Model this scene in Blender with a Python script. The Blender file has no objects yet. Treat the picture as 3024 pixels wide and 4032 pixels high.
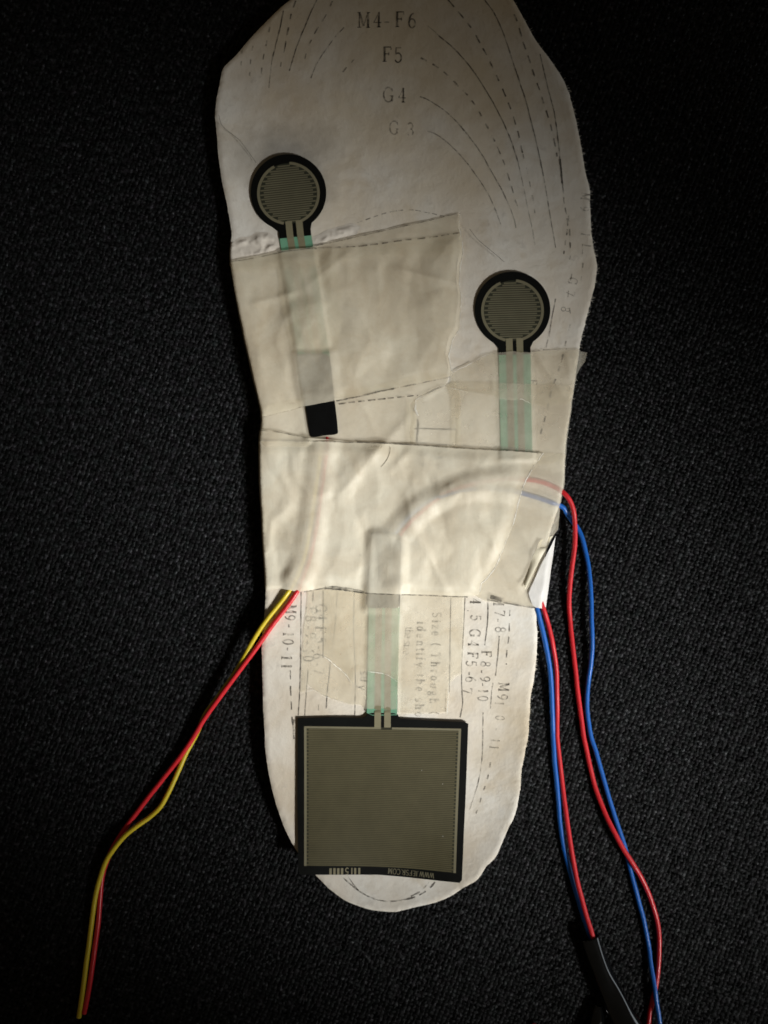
import bpy, math, random
import numpy as np
from mathutils import Vector, noise as mnoise
from mathutils.geometry import delaunay_2d_cdt

random.seed(7); rng = np.random.default_rng(7)
scene = bpy.context.scene
COL = scene.collection

# ------------------------------------------------------------------ camera, light, exposure
CAMH = 240.0                       # camera height above the cloth, mm
PXMM = 16.0                        # photo pixels per mm on the cloth
cam_d = bpy.data.cameras.new('camera'); cam = bpy.data.objects.new('camera', cam_d); COL.objects.link(cam)
cam.location = (0, 0, CAMH*0.001); cam.rotation_euler = (0, 0, 0)
cam_d.sensor_fit = 'VERTICAL'; cam_d.sensor_height = 36
cam_d.lens = 18.0/((4032/PXMM/2)/CAMH)
cam_d.clip_start = 0.01; cam_d.clip_end = 10
scene.camera = cam

world = bpy.data.worlds.new('World'); scene.world = world; world.use_nodes = True
bg = world.node_tree.nodes['Background']
bg.inputs[0].default_value = (1.0, 0.78, 0.50, 1); bg.inputs[1].default_value = 0.042

def spot(name, loc, target, radius, energy, color, cone):
    d = bpy.data.lights.new(name, 'SPOT'); d.spot_size = math.radians(cone); d.spot_blend = 1.0
    d.shadow_soft_size = radius; d.energy = energy; d.color = color
    o = bpy.data.objects.new(name, d); COL.objects.link(o); o.location = loc
    o.rotation_euler = (Vector(target)-Vector(loc)).to_track_quat('-Z', 'Y').to_euler()
    return o
# soft light falling in from the lower right, fading towards the toes
spot('window_light', (0.42, -0.34, 0.42), (0.000, -0.018, 0.0), 0.065, 42.0, (0.985, 0.985, 0.95), 13.6)
def area(name, loc, target, size, energy, color):
    d = bpy.data.lights.new(name, 'AREA'); d.shape = 'RECTANGLE'; d.size, d.size_y = size; d.energy = energy; d.color = color
    o = bpy.data.objects.new(name, d); COL.objects.link(o); o.location = loc
    o.rotation_euler = (Vector(target)-Vector(loc)).to_track_quat('-Z', 'Y').to_euler()
# the window itself, low on the right: broad sheen on wires, tubes and the insole's right rim
area('window_sky', (0.60, -0.08, 0.17), (0.02, -0.03, 0.0), (0.34, 0.12), 0.40, (0.86, 0.94, 1.0))

vs = scene.view_settings
vs.view_transform = 'Standard'; vs.look = 'None'; vs.exposure = 0; vs.gamma = 1; vs.use_curve_mapping = False
scene.render.engine = 'CYCLES'
scene.cycles.use_denoising = True
scene.cycles.max_bounces = 8; scene.cycles.transparent_max_bounces = 16
scene.cycles.filter_width = 1.7

# ------------------------------------------------------------------ coordinates
def L(pts, z=4.0):
    """photo pixels -> millimetres on the horizontal plane at height z"""
    p = np.asarray(pts, float).reshape(-1, 2)
    k = (1-z/CAMH)/PXMM
    return np.stack([(p[:, 0]-1512)*k, -(p[:, 1]-2016)*k], 1)
def zc(ox, oy, s):
    return lambda pts: [(ox+x/s, oy+y/s) for x, y in pts]
zA = zc(800, 0, 1.0369); zB = zc(800, 500, 1.0369); zC = zc(900, 1300, 1.106)
zD = zc(950, 2200, 1.2762); zE = zc(950, 2700, 1.2762); zF = zc(200, 2200, 1.207)
zG = zc(2000, 1800, 1.8438); zH = zc(2000, 2900, 1.9538)
zL = zc(1000, 2280, 3.318); zR = zc(1500, 2280, 2.552); zK = zc(1800, 2700, 4.74)
zM = zc(1500, 1350, 2.765); zN = zc(1850, 1350, 2.011); zP = zc(1150, 3350, 2.212); zT = zc(1350, 0, 3.318)

# ------------------------------------------------------------------ numeric helpers
def vnoise(x, y, seed=0):
    xi = np.floor(x).astype(np.int64); yi = np.floor(y).astype(np.int64)
    fx = x-xi; fy = y-yi
    fx = fx*fx*fx*(fx*(fx*6-15)+10); fy = fy*fy*fy*(fy*(fy*6-15)+10)
    def hh(a, b):
        n = (a*374761393+b*668265263+seed*362437) & 0xffffffff
        n = ((n ^ (n >> 13))*1274126177) & 0xffffffff
        return ((n ^ (n >> 16)) & 0xffff)/32767.5-1
    return (hh(xi, yi)*(1-fx)+hh(xi+1, yi)*fx)*(1-fy)+(hh(xi, yi+1)*(1-fx)+hh(xi+1, yi+1)*fx)*fy
def crumple(x, y, sx, sy, seed=0):
    """faceted random heights (linear interpolation on a triangle lattice): creased paper"""
    u = x/sx+.35*fbm(x, y, sx*1.3, seed+3, 2); v = y/sy+.35*fbm(x, y, sy*1.3, seed+6, 2)
    k = (u+v)*.366; i = np.floor(u+k).astype(np.int64); j = np.floor(v+k).astype(np.int64)
    a = u+k-i; b = v+k-j
    def hh(p, q):
        n = (p*374761393+q*668265263+seed*362437) & 0xffffffff
        n = ((n ^ (n >> 13))*1274126177) & 0xffffffff
        return ((n ^ (n >> 16)) & 0xffff)/32767.5-1
    up = a > b
    m = np.where(up, hh(i+1, j), hh(i, j+1)); h0 = hh(i, j); h1 = hh(i+1, j+1)
    return np.where(up, h0+(m-h0)*a+(h1-m)*b, h0+(m-h0)*b+(h1-m)*a)
def fbm(x, y, s, seed=0, o=3):
    r = 0; a = 1; t = 0
    for i in range(o):
        r = r+a*vnoise(x/s*2**i+31.7*i, y/s*2**i-17.3*i, seed+i); t += a; a *= .5
    return r/t
def dist_line(P, poly, closed=False):
    poly = np.asarray(poly, float)
    A = poly; B = np.roll(poly, -1, 0)
    if not closed: A, B = poly[:-1], poly[1:]
    out = np.full(len(P), 1e9)
    for a, b in zip(A, B):
        ab = b-a; l2 = (ab*ab).sum()+1e-12
        t = np.clip(((P-a)@ab)/l2, 0, 1)
        d = ((P-a-t[:, None]*ab)**2).sum(1)
        out = np.minimum(out, d)
    return np.sqrt(out)
def inside(P, poly):
    poly = np.asarray(poly); r = np.zeros(len(P), bool)
    x, y = P[:, 0], P[:, 1]; B = np.roll(poly, -1, 0)
    for (ax, ay), (bx, by) in zip(poly, B):
        c = (ay > y) != (by > y)
        if abs(by-ay) < 1e-12: continue
        r ^= c & (x < (bx-ax)*(y-ay)/(by-ay)+ax)
    return r
def smooth(t):
    t = np.clip(t, 0, 1); return t*t*(3-2*t)
def catmull(p, closed=False, n=8):
    p = np.asarray(p, float); m = len(p); out = []
    for i in range(m if closed else m-1):
        if closed: a, b, c, d = p[i-1], p[i], p[(i+1) % m], p[(i+2) % m]
        else: a, b, c, d = p[max(i-1, 0)], p[i], p[i+1], p[min(i+2, m-1)]
        for k in range(n):
            t = k/n
            out.append(.5*(2*b+(c-a)*t+(2*a-5*b+4*c-d)*t*t+(3*b-a-3*c+d)*t**3))
    if not closed: out.append(p[-1])
    return np.array(out)
def resample(p, step, closed=False):
    p = np.asarray(p, float)
    if closed: p = np.vstack([p, p[:1]])
    s = np.r_[0, np.cumsum(np.linalg.norm(np.diff(p, axis=0), axis=1))]
    n = max(2, int(round(s[-1]/step))+1)
    t = np.linspace(0, s[-1], n)
    q = np.stack([np.interp(t, s, p[:, i]) for i in range(p.shape[1])], 1)
    return q[:-1] if closed else q
def roughen(p, amp, scale, seed):
    """push the points of a polyline sideways by noise (torn or cut edge)"""
    t = np.gradient(p, axis=0); t /= np.linalg.norm(t, axis=1)[:, None]+1e-9
    nrm = np.stack([-t[:, 1], t[:, 0]], 1)
    d = amp*fbm(p[:, 0]+seed*9.1, p[:, 1]-seed*5.3, scale, seed, 3)
    return p+nrm*d[:, None]

# ------------------------------------------------------------------ mesh helpers (input in mm)
def new_mesh(name, v, faces, mat, parent=None, smooth_shade=True):
    me = bpy.data.meshes.new(name)
    me.from_pydata([tuple(float(c)*0.001 for c in q) for q in v], [], [tuple(int(i) for i in f) for f in faces])
    me.update()
    if smooth_shade: me.polygons.foreach_set('use_smooth', [True]*len(me.polygons))
    if mat is not None: me.materials.append(mat)
    o = bpy.data.objects.new(name, me); COL.objects.link(o)
    if parent is not None: o.parent = parent
    return o
def tag(o, label=None, cat=None, group=None, kind=None):
    if label: o['label'] = label
    if cat: o['category'] = cat
    if group: o['group'] = group
    if kind: o['kind'] = kind
    return o
def empty(name, px, z, label, cat, group=None):
    p = L([px], z)[0]
    o = bpy.data.objects.new(name, None); o.empty_display_size = .005; COL.objects.link(o)
    EMP[o.name] = None
    return tag(o, label, cat, group)
EMP = {}
def sheet(name, outline, zfun, step, mat, parent=None, thick=0.0, zbot=None, sharp=False):
    """triangulated sheet over an outline (mm); zfun(P)->z; optional thickness (mm) or flat bottom"""
    ol = np.asarray(outline, float); n = len(ol)
    lo, hi = ol.min(0), ol.max(0)
    gx, gy = np.meshgrid(np.arange(lo[0], hi[0], step), np.arange(lo[1], hi[1], step*.87))
    gx = gx+(np.arange(gx.shape[0]) % 2)[:, None]*step*.5
    G = np.stack([gx.ravel(), gy.ravel()], 1)+rng.uniform(-.12, .12, (gx.size, 2))*step
    G = G[inside(G, ol)]
    if len(G): G = G[dist_line(G, ol, True) > step*.45]
    P = np.vstack([ol, G]) if len(G) else ol
    co, _, fa, orig, _, _ = delaunay_2d_cdt([Vector(p) for p in P], [(i, (i+1) % n) for i in range(n)], [], 1, 1e-7)
    Q = np.array([(c[0], c[1]) for c in co])
    z = zfun(Q)
    V = np.column_stack([Q, z]); F = [list(f) for f in fa]
    if thick > 0 or zbot is not None:
        inv = {}
        for k, o_ in enumerate(orig):
            for q in o_:
                if q < n: inv[q] = k
        ring = [inv[i] for i in range(n)]
        zb = z-thick if zbot is None else np.full(len(z), zbot)
        m = len(V); V = np.vstack([V, np.column_stack([Q, zb])])
        F2 = [[i+m for i in reversed(f)] for f in F]
        # side walls get their own vertices so that the rim stays crisp
        b = len(V); V = np.vstack([V, V[ring], V[[r+m for r in ring]]])
        ccw = np.sum(ol[:, 0]*np.roll(ol[:, 1], -1)-np.roll(ol[:, 0], -1)*ol[:, 1]) > 0
        S = []
        for i in range(n):
            j = (i+1) % n
            q = [b+i, b+n+i, b+n+j, b+j]
            S.append(q if ccw else q[::-1])
        F = F+F2+S
    return new_mesh(name, V, F, mat, parent)
def ribbon_data(p, w, zfun, dz, V, F, taper=False):
    """append a flat strip following polyline p (mm, k x 2) of width w (mm, scalar or array)"""
    p = np.asarray(p, float)
    t = np.gradient(p, axis=0); t /= np.linalg.norm(t, axis=1)[:, None]+1e-12
    nr = np.stack([-t[:, 1], t[:, 0]], 1)
    w = np.broadcast_to(np.asarray(w, float), (len(p),)).copy()
    if taper: w[0] *= .3; w[-1] *= .3
    a = p+nr*w[:, None]/2; b = p-nr*w[:, None]/2
    za = zfun(a)+dz; zb = zfun(b)+dz
    k = len(V)
    for i in range(len(p)):
        V.append((a[i, 0], a[i, 1], za[i])); V.append((b[i, 0], b[i, 1], zb[i]))
    for i in range(len(p)-1):
        F.append((k+2*i, k+2*i+1, k+2*i+3, k+2*i+2))
def dashes(p, on, off, phase=0.0):
    s = np.r_[0, np.cumsum(np.linalg.norm(np.diff(p, axis=0), axis=1))]
    out = []; a = -phase
    while a < s[-1]:
        l = on*random.uniform(.75, 1.2)
        t0, t1 = max(a, 0), min(a+l, s[-1])
        if t1-t0 > .2:
            t = np.linspace(t0, t1, 6)
            out.append(np.stack([np.interp(t, s, p[:, i]) for i in range(2)], 1))
        a += on+off
    return out
def tube(name, pts, r, mat, parent=None, seg=12, cap=True, flat=1.0, rad=None):
    """swept tube through 3D points (mm); flat<1 squashes vertically; rad = per-point radius"""
    p = np.asarray(pts, float); n = len(p)
    t = np.gradient(p, axis=0); t /= np.linalg.norm(t, axis=1)[:, None]
    up = np.array([0, 0, 1.0]); V = []; F = []
    rr = np.full(n, r) if rad is None else np.asarray(rad)
    for i in range(n):
        s = np.cross(t[i], up); s /= np.linalg.norm(s)+1e-9; u = np.cross(s, t[i])
        for k in range(seg):
            a = 2*math.pi*k/seg
            V.append(p[i]+rr[i]*(math.cos(a)*s+math.sin(a)*flat*u))
    for i in range(n-1):
        for k in range(seg):
            k2 = (k+1) % seg
            F.append((i*seg+k, (i+1)*seg+k, (i+1)*seg+k2, i*seg+k2))
    if cap:
        for e, rev in ((0, False), (n-1, True)):
            b = len(V); V += [V[e*seg+k] for k in range(seg)]
            f = [b+k for k in range(seg)]
            F.append(f[::-1] if rev else f)
    return new_mesh(name, V, F, mat, parent)

# ------------------------------------------------------------------ materials
def nodes_of(name):
    m = bpy.data.materials.new(name); m.use_nodes = True
    nt = m.node_tree; b = nt.nodes['Principled BSDF']
    return m, nt, b
def tex_noise(nt, scale, detail=3, rough=.5, vec=None, dist=0.0):
    n = nt.nodes.new('ShaderNodeTexNoise'); n.inputs['Scale'].default_value = scale
    n.inputs['Detail'].default_value = detail; n.inputs['Roughness'].default_value = rough
    n.inputs['Distortion'].default_value = dist
    if vec is not None: nt.links.new(vec, n.inputs['Vector'])
    return n.outputs['Fac']
def coords(nt, scale=(1, 1, 1)):
    c = nt.nodes.new('ShaderNodeNewGeometry')
    m = nt.nodes.new('ShaderNodeMapping'); m.inputs['Scale'].default_value = scale
    nt.links.new(c.outputs['Position'], m.inputs['Vector'])
    return m.outputs['Vector']
def ramp(nt, fac, stops):
    r = nt.nodes.new('ShaderNodeValToRGB'); cr = r.color_ramp
    while len(cr.elements) < len(stops): cr.elements.new(.5)
    for e, (p, c) in zip(cr.elements, stops):
        e.position = p; e.color = (c[0], c[1], c[2], 1) if not isinstance(c, (int, float)) else (c, c, c, 1)
    nt.links.new(fac, r.inputs['Fac']); return r.outputs['Color']
def mix(nt, fac, a, b, mode='MIX'):
    m = nt.nodes.new('ShaderNodeMix'); m.data_type = 'RGBA'; m.blend_type = mode
    for s, v in ((m.inputs[0], fac), (m.inputs[6], a), (m.inputs[7], b)):
        if hasattr(v, 'is_linked'): nt.links.new(v, s)
        elif isinstance(v, (int, float)): s.default_value = v
        else: s.default_value = (*v, 1)
    return m.outputs[2]
def bump(nt, bsdf, h, strength, dist, prev=None):
    b = nt.nodes.new('ShaderNodeBump'); b.inputs['Strength'].default_value = strength
    b.inputs['Distance'].default_value = dist; nt.links.new(h, b.inputs['Height'])
    if prev is not None: nt.links.new(prev, b.inputs['Normal'])
    nt.links.new(b.outputs['Normal'], bsdf.inputs['Normal']); return b.outputs['Normal']

def mat_paper():
    m, nt, b = nodes_of('insole_paper'); v = coords(nt)
    base = ramp(nt, tex_noise(nt, 38, 4, .6, v), [(.32, (.66, .57, .45)), (.50, (.77, .71, .62)), (.68, (.82, .79, .73))])
    st = ramp(nt, tex_noise(nt, 80, 5, .65, v, .6), [(.54, 0.0), (.78, .6)])
    c1 = mix(nt, st, base, (.56, .45, .30))
    gr = ramp(nt, tex_noise(nt, 300, 4, .7, v), [(.60, 0.0), (.80, .45)])
    c2 = mix(nt, gr, c1, (.38, .34, .29))
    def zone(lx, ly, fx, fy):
        """soft patch of wear: 0..1 from world position, edges broken up by noise"""
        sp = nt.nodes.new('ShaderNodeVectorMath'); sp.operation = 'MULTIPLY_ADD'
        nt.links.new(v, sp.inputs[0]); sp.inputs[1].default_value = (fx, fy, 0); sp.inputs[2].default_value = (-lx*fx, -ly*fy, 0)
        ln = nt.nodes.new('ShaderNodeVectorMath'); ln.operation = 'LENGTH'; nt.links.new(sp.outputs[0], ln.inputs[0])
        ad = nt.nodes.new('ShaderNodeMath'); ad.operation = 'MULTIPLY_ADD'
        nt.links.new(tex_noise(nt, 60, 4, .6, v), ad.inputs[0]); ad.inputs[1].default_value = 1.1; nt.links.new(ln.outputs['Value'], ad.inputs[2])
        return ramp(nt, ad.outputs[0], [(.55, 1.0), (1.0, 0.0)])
    c2 = mix(nt, zone(.034, -.052, 34, 17), c2, (.60, .51, .38))
    c2 = mix(nt, mix(nt, .55, (0, 0, 0), zone(-.021, .1, 34, 26)), c2, (.50, .38, .24))
    c2 = mix(nt, mix(nt, .75, (0, 0, 0), zone(.004, .115, 9, 8)), c2, (.70, .59, .42))  # paper turns yellower tan towards the toes
    c2 = mix(nt, mix(nt, .6, (0, 0, 0), zone(-.0232, .0862, 28, 36)), c2, (.27, .28, .29))  # soft shadow above the left round sensor, painted into the paper colour
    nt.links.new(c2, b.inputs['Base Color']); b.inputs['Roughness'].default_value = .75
    b.inputs['Specular IOR Level'].default_value = .3
    n1 = bump(nt, b, tex_noise(nt, 300, 4, .55, v), .38, .0006)
    bump(nt, b, tex_noise(nt, 1500, 3, .6, v), .25, .0002, n1)
    return m
def mat_foam():
    m, nt, b = nodes_of('insole_foam'); v = coords(nt)
    nt.links.new(ramp(nt, tex_noise(nt, 900, 3, .6, v), [(.3, (.62, .58, .50)), (.7, (.80, .77, .72))]), b.inputs['Base Color'])
    b.inputs['Roughness'].default_value = .9; bump(nt, b, tex_noise(nt, 1500, 3, .6, v), .5, .0003)
    return m
def mat_tape(name, cream, tan, opacity):
    m, nt, b = nodes_of(name); v = coords(nt)
    f = ramp(nt, tex_noise(nt, 95, 5, .62, v, .8), [(.36, 0.0), (.66, 1.0)])
    c = mix(nt, f, cream, tan)
    sp = ramp(nt, tex_noise(nt, 520, 3, .6, v), [(.66, 0.0), (.80, .22)])
    c = mix(nt, sp, c, (.33, .28, .22))
    nt.links.new(c, b.inputs['Base Color'])
    b.inputs['Roughness'].default_value = .48; b.inputs['Specular IOR Level'].default_value = .35
    crepe = tex_noise(nt, 900, 3, .6, coords(nt, (2.6, .35, 1)))
    n1 = bump(nt, b, crepe, .30, .00012)
    bump(nt, b, tex_noise(nt, 210, 3, .5, v, .5), .30, .0006, n1)
    tr = nt.nodes.new('ShaderNodeBsdfTransparent'); tr.inputs[0].default_value = (1.0, .985, .94, 1)
    ms = nt.nodes.new('ShaderNodeMixShader')
    op = nt.nodes.new('ShaderNodeMapRange'); nt.links.new(tex_noise(nt, 180, 4, .6, v), op.inputs['Value'])
    op.inputs['From Min'].default_value = .25; op.inputs['From Max'].default_value = .75
    op.inputs['To Min'].default_value = opacity-.07; op.inputs['To Max'].default_value = min(1, opacity+.07)
    nt.links.new(op.outputs[0], ms.inputs[0]); nt.links.new(tr.outputs[0], ms.inputs[1]); nt.links.new(b.outputs[0], ms.inputs[2])
    nt.links.new(ms.outputs[0], nt.nodes['Material Output'].inputs['Surface'])
    return m
def mat_ink(name, color, cover, scale=700):
    """worn print: patchy ink, bare paper between"""
    m, nt, b = nodes_of(name); v = coords(nt)
    b.inputs['Base Color'].default_value = (*color, 1); b.inputs['Roughness'].default_value = .8
    b.inputs['Specular IOR Level'].default_value = .1
    tr = nt.nodes.new('ShaderNodeBsdfTransparent'); ms = nt.nodes.new('ShaderNodeMixShader')
    a = ramp(nt, tex_noise(nt, scale, 4, .65, v), [(.34, max(0, cover-.5)), (.60, min(1, cover+.12))])
    nt.links.new(a, ms.inputs[0]); nt.links.new(tr.outputs[0], ms.inputs[1]); nt.links.new(b.outputs[0], ms.inputs[2])
    nt.links.new(ms.outputs[0], nt.nodes['Material Output'].inputs['Surface'])
    return m
def mat_plain(name, color, rough=.5, spec=.5, metal=0, var=.12, nscale=300, bmp=0, coat=0):
    m, nt, b = nodes_of(name); v = coords(nt)
    lo = tuple(c*(1-var) for c in color); hi = tuple(min(1, c*(1+var)) for c in color)
    nt.links.new(ramp(nt, tex_noise(nt, nscale, 3, .6, v), [(.3, lo), (.7, hi)]), b.inputs['Base Color'])
    b.inputs['Roughness'].default_value = rough; b.inputs['Specular IOR Level'].default_value = spec
    b.inputs['Metallic'].default_value = metal; b.inputs['Coat Weight'].default_value = coat
    if bmp: bump(nt, b, tex_noise(nt, nscale*2, 3, .6, v), bmp, .0002)
    return m
def mat_yarn(name, k):
    m, nt, b = nodes_of(name); v = coords(nt)
    fl = tex_noise(nt, 780, 2, .6, v)
    tone = ramp(nt, fl, [(.34, (.0019*k, .0019*k, .0019*k)), (.52, (.0058*k, .0058*k, .006*k)), (.66, (.0135*k, .0135*k, .0148*k)), (.80, (.036*k, .036*k, .041*k))])
    nt.links.new(ramp(nt, fl, [(.36, .07), (.58, .15), (.72, .36)]), b.inputs['Specular IOR Level'])
    hue = ramp(nt, tex_noise(nt, 420, 2, .5, v), [(.30, (.82, 1.04, 1.02)), (.50, (.95, 1, 1.06)), (.70, (1.06, .95, 1.12))])
    nt.links.new(mix(nt, 1.0, tone, hue, 'MULTIPLY'), b.inputs['Base Color'])
    b.inputs['Roughness'].default_value = .5
    bump(nt, b, tex_noise(nt, 5200, 2, .6, v), .6, .00012)
    return m

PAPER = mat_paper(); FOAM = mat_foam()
TAPE_A = mat_tape('masking_tape_cream', (.87, .81, .66), (.76, .67, .51), .50)
TAPE_B = mat_tape('masking_tape_main', (.87, .82, .68), (.78, .70, .55), .71)
TAPE_C = mat_tape('masking_tape_thin', (.86, .81, .68), (.74, .67, .54), .33)
TAPE_D = mat_tape('masking_tape_white', (.86, .84, .82), (.80, .77, .72), .90)
TAPE_E = mat_tape('masking_tape_sheer', (.87, .81, .67), (.77, .69, .55), .46)
SCRAP = mat_plain('peeled_paper', (.74, .68, .60), .8, .25, var=.12, nscale=260, bmp=.3)
TORN = mat_plain('torn_paper_fibre', (.86, .83, .75), .85, .2)
INK = mat_ink('ink_dark', (.085, .077, .064), .66)
INK_M = mat_ink('ink_worn', (.12, .105, .085), .50)
INK_F = mat_ink('ink_faint', (.15, .13, .10), .34)
INK_T = mat_ink('ink_tape_grime', (.06, .055, .05), .50, 420)
BLACKF = mat_plain('black_film', (.0045, .005, .0045), .42, .16, var=.2)
INNER = mat_plain('dark_olive_film', (.030, .032, .020), .45, .3)
INNER_SQ = mat_plain('olive_film', (.034, .033, .019), .42, .3)
TRACE = mat_plain('silver_trace', (.150, .137, .088), .42, .45, metal=.0, var=.08)
TRACE_SQ = mat_plain('silver_trace_fine', (.108, .094, .050), .42, .35, var=.08)
TRACE_HI = mat_plain('silver_trace_bus', (.20, .18, .115), .42, .45, var=.06)
GREEN = mat_plain('green_tail_film', (.17, .38, .25), .4, .4, var=.1)
LEAD = mat_plain('lead_trace', (.24, .215, .135), .45, .4, var=.06)
SHRINK = mat_plain('black_heat_shrink', (.004, .0045, .005), .12, .5, var=.2)
WRED = mat_plain('red_insulation', (.62, .022, .030), .30, .45, var=.06)
WBLUE = mat_plain('blue_insulation', (.010, .115, .47), .30, .45, var=.06)
WYEL = mat_plain('yellow_insulation', (.62, .47, .025), .32, .45, var=.06)
COPPER = mat_plain('bare_copper', (.70, .42, .26), .35, .5, metal=1)
HAIR = mat_plain('hair_fibre', (.10, .075, .05), .5, .4)
DUST = mat_plain('dust', (.38, .37, .34), .9, .1)
YARN1 = mat_yarn('charcoal_yarn_warp', 1.0); YARN2 = mat_yarn('charcoal_yarn_weft', 1.25)
CLOTHB = mat_plain('cloth_backing', (.004, .004, .0045), .95, .05)

# ------------------------------------------------------------------ the cloth
cl = new_mesh('cloth', [(-135, -170, -.35), (135, -170, -.35), (135, 170, -.35), (-135, 170, -.35)], [(0, 1, 2, 3)], CLOTHB, None, False)
tag(cl, kind='structure')
def weave(name, mat, along, pitch, pitch_o, ang, seed):
    """one yarn system of the plain weave: real interlaced strands, swept as arched strips"""
    R = 215.0; n = int(2*R/pitch); seg = int(2*R/pitch_o)*2
    i = np.arange(n)[:, None]; s = np.arange(seg)[None, :]
    a = (s*pitch_o/2-R)+0*i; c = (i*pitch-R)+0*s
    sg = 1 if along else -1
    par = np.where((i % 2) == 0, 1.0, -1.0)*sg
    # crossings sit at even s; the strand passes over one and under the next
    zc_ = np.where(s % 2 == 0, np.where((s//2) % 2 == 0, 1.0, -1.0)*par, 0.0)*0.21
    wob = .30*fbm(a+seed*7, c*1.0+3, 14, seed, 2)+.20*vnoise(a*.9+seed, c*3.1, seed+5)
    wid = pitch*(.42+.15*vnoise(a*.8, c*7.7, seed+9)+.10*vnoise(a*.09, c*5.7, seed+12))
    zz = zc_*(1+.5*vnoise(a*.7, c*3.9, seed+31))+.11*vnoise(a*1.3, c*2.3, seed+21)+.10*vnoise(a*.06, c*6.1, seed+25)
    c = c+wob
    ca, sa = math.cos(ang), math.sin(ang)
    def xy(a_, c_):
        u, w = (a_, c_) if along else (c_, a_)
        return u*ca-w*sa, u*sa+w*ca
    V = np.empty((n, seg, 3, 3))
    for k, (o, dz) in enumerate(((-1, -.16), (0, .10), (1, -.16))):
        x, y = xy(a, c+o*wid); V[:, :, k, 0] = x; V[:, :, k, 1] = y; V[:, :, k, 2] = zz+dz
    idx = np.arange(n*seg*3).reshape(n, seg, 3)
    q = []
    for k in range(2):
        A = idx[:, :-1, k]; B = idx[:, 1:, k]; C = idx[:, 1:, k+1]; D = idx[:, :-1, k+1]
        q.append(np.stack([A, B, C, D] if along else [A, D, C, B], -1).reshape(-1, 4))
    Q = np.concatenate(q)
    Vf = V.reshape(-1, 3)
    keep = (np.abs(Vf[:, 0]) < 122) & (np.abs(Vf[:, 1]) < 152)
    Q = Q[keep[Q].all(1)]
    used = np.unique(Q); remap = np.zeros(len(Vf), np.int64); remap[used] = np.arange(len(used))
    Q = remap[Q]; Vf = Vf[used]*0.001
    me = bpy.data.meshes.new(name)
    me.vertices.add(len(Vf)); me.vertices.foreach_set('co', Vf.ravel())
    me.loops.add(Q.size); me.loops.foreach_set('vertex_index', Q.ravel().astype(np.int32))
    me.polygons.add(len(Q)); me.polygons.foreach_set('loop_start', np.arange(0, Q.size, 4, dtype=np.int32))
    me.polygons.foreach_set('use_smooth', np.ones(len(Q), bool))
    me.update(calc_edges=True); me.materials.append(mat)
    o = bpy.data.objects.new(name, me); COL.objects.link(o); o.parent = cl; o['kind'] = 'stuff'
    return o
WA = math.radians(-21)
weave('warp_yarn', YARN1, True, 1.02, 1.12, WA, 3)
weave('weft_yarn', YARN2, False, 1.12, 1.02, WA, 8)
CLOTH_TOP = 0.30

# ------------------------------------------------------------------ insole shape
OUT_PX = [(1142, 0), (1089, 43), (1022, 111), (974, 164), (925, 222), (879, 268), (866, 318), (853, 386), (846, 453), (853, 540), (860, 617), (872, 704),
 (887, 772), (904, 868), (912, 926), (906, 970), (908, 1040), (948, 1258), (993, 1458), (1030, 1622), (1028, 1680), (1024, 1740), (1024, 1900), (1038, 2150), (1046, 2318),
 (1040, 2435), (1032, 2529), (1032, 2670), (1038, 2796), (1048, 2959), (1068, 3076), (1095, 3186), (1134, 3280), (1173, 3350), (1216, 3405), (1256, 3452),
 (1303, 3499), (1365, 3542), (1436, 3571), (1514, 3584), (1577, 3581), (1640, 3566), (1718, 3546), (1781, 3519), (1820, 3491), (1875, 3460), (1914, 3405),
 (1953, 3366), (1992, 3272), (2023, 3209), (2043, 3123), (2055, 3013), (2070, 2935), (2082, 2857), (2088, 2748), (2102, 2670), (2114, 2576), (2114, 2474),
 (2112, 2404), (2128, 2300), (2162, 2111), (2198, 2000), (2220, 1900), (2226, 1773), (2243, 1640), (2264, 1500), (2282, 1375), (2287, 1349), (2314, 1233), (2343, 1117),
 (2351, 1040), (2333, 953), (2324, 838), (2321, 741), (2304, 675), (2290, 579), (2266, 463), (2237, 357), (2198, 280), (2150, 212), (2102, 145), (2054, 58), (2020, 0),
 (1960, -95), (1840, -190), (1660, -240), (1480, -225), (1330, -150), (1230, -75)]
OUT0 = resample(catmull(L(OUT_PX), True, 6), .55, True)
OUT = roughen(OUT0, .16, 3.0, 4)
right = (OUT[:, 0] > 25)
OUT = OUT+np.where(right, 1, .3)[:, None]*rng.normal(0, .035, OUT.shape)
_coarse = resample(OUT, 2.2, True)
HEELY = L([(0, 2650)])[0, 1]
_gx = np.arange(-48, 60, .6); _gy = np.arange(-104, 150, .6)
_GG = np.stack([a.ravel() for a in np.meshgrid(_gx, _gy)], 1)
_GD = dist_line(_GG, _coarse, True); _GD = np.where(inside(_GG, _coarse), _GD, -_GD).reshape(len(_gy), len(_gx))
def signed(P):
    """distance to the insole outline, positive inside"""
    fx = np.clip((P[:, 0]+48)/.6, 0, len(_gx)-1.001); fy = np.clip((P[:, 1]+104)/.6, 0, len(_gy)-1.001)
    i = fx.astype(int); j = fy.astype(int); u = fx-i; v = fy-j
    return (_GD[j, i]*(1-u)+_GD[j, i+1]*u)*(1-v)+(_GD[j+1, i]*(1-u)+_GD[j+1, i+1]*u)*v
def relief(P):
    x, y = P[:, 0], P[:, 1]
    return .26*fbm(x, y, 22, 40, 2)+.10*fbm(x, y, 7, 50, 3)
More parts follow.
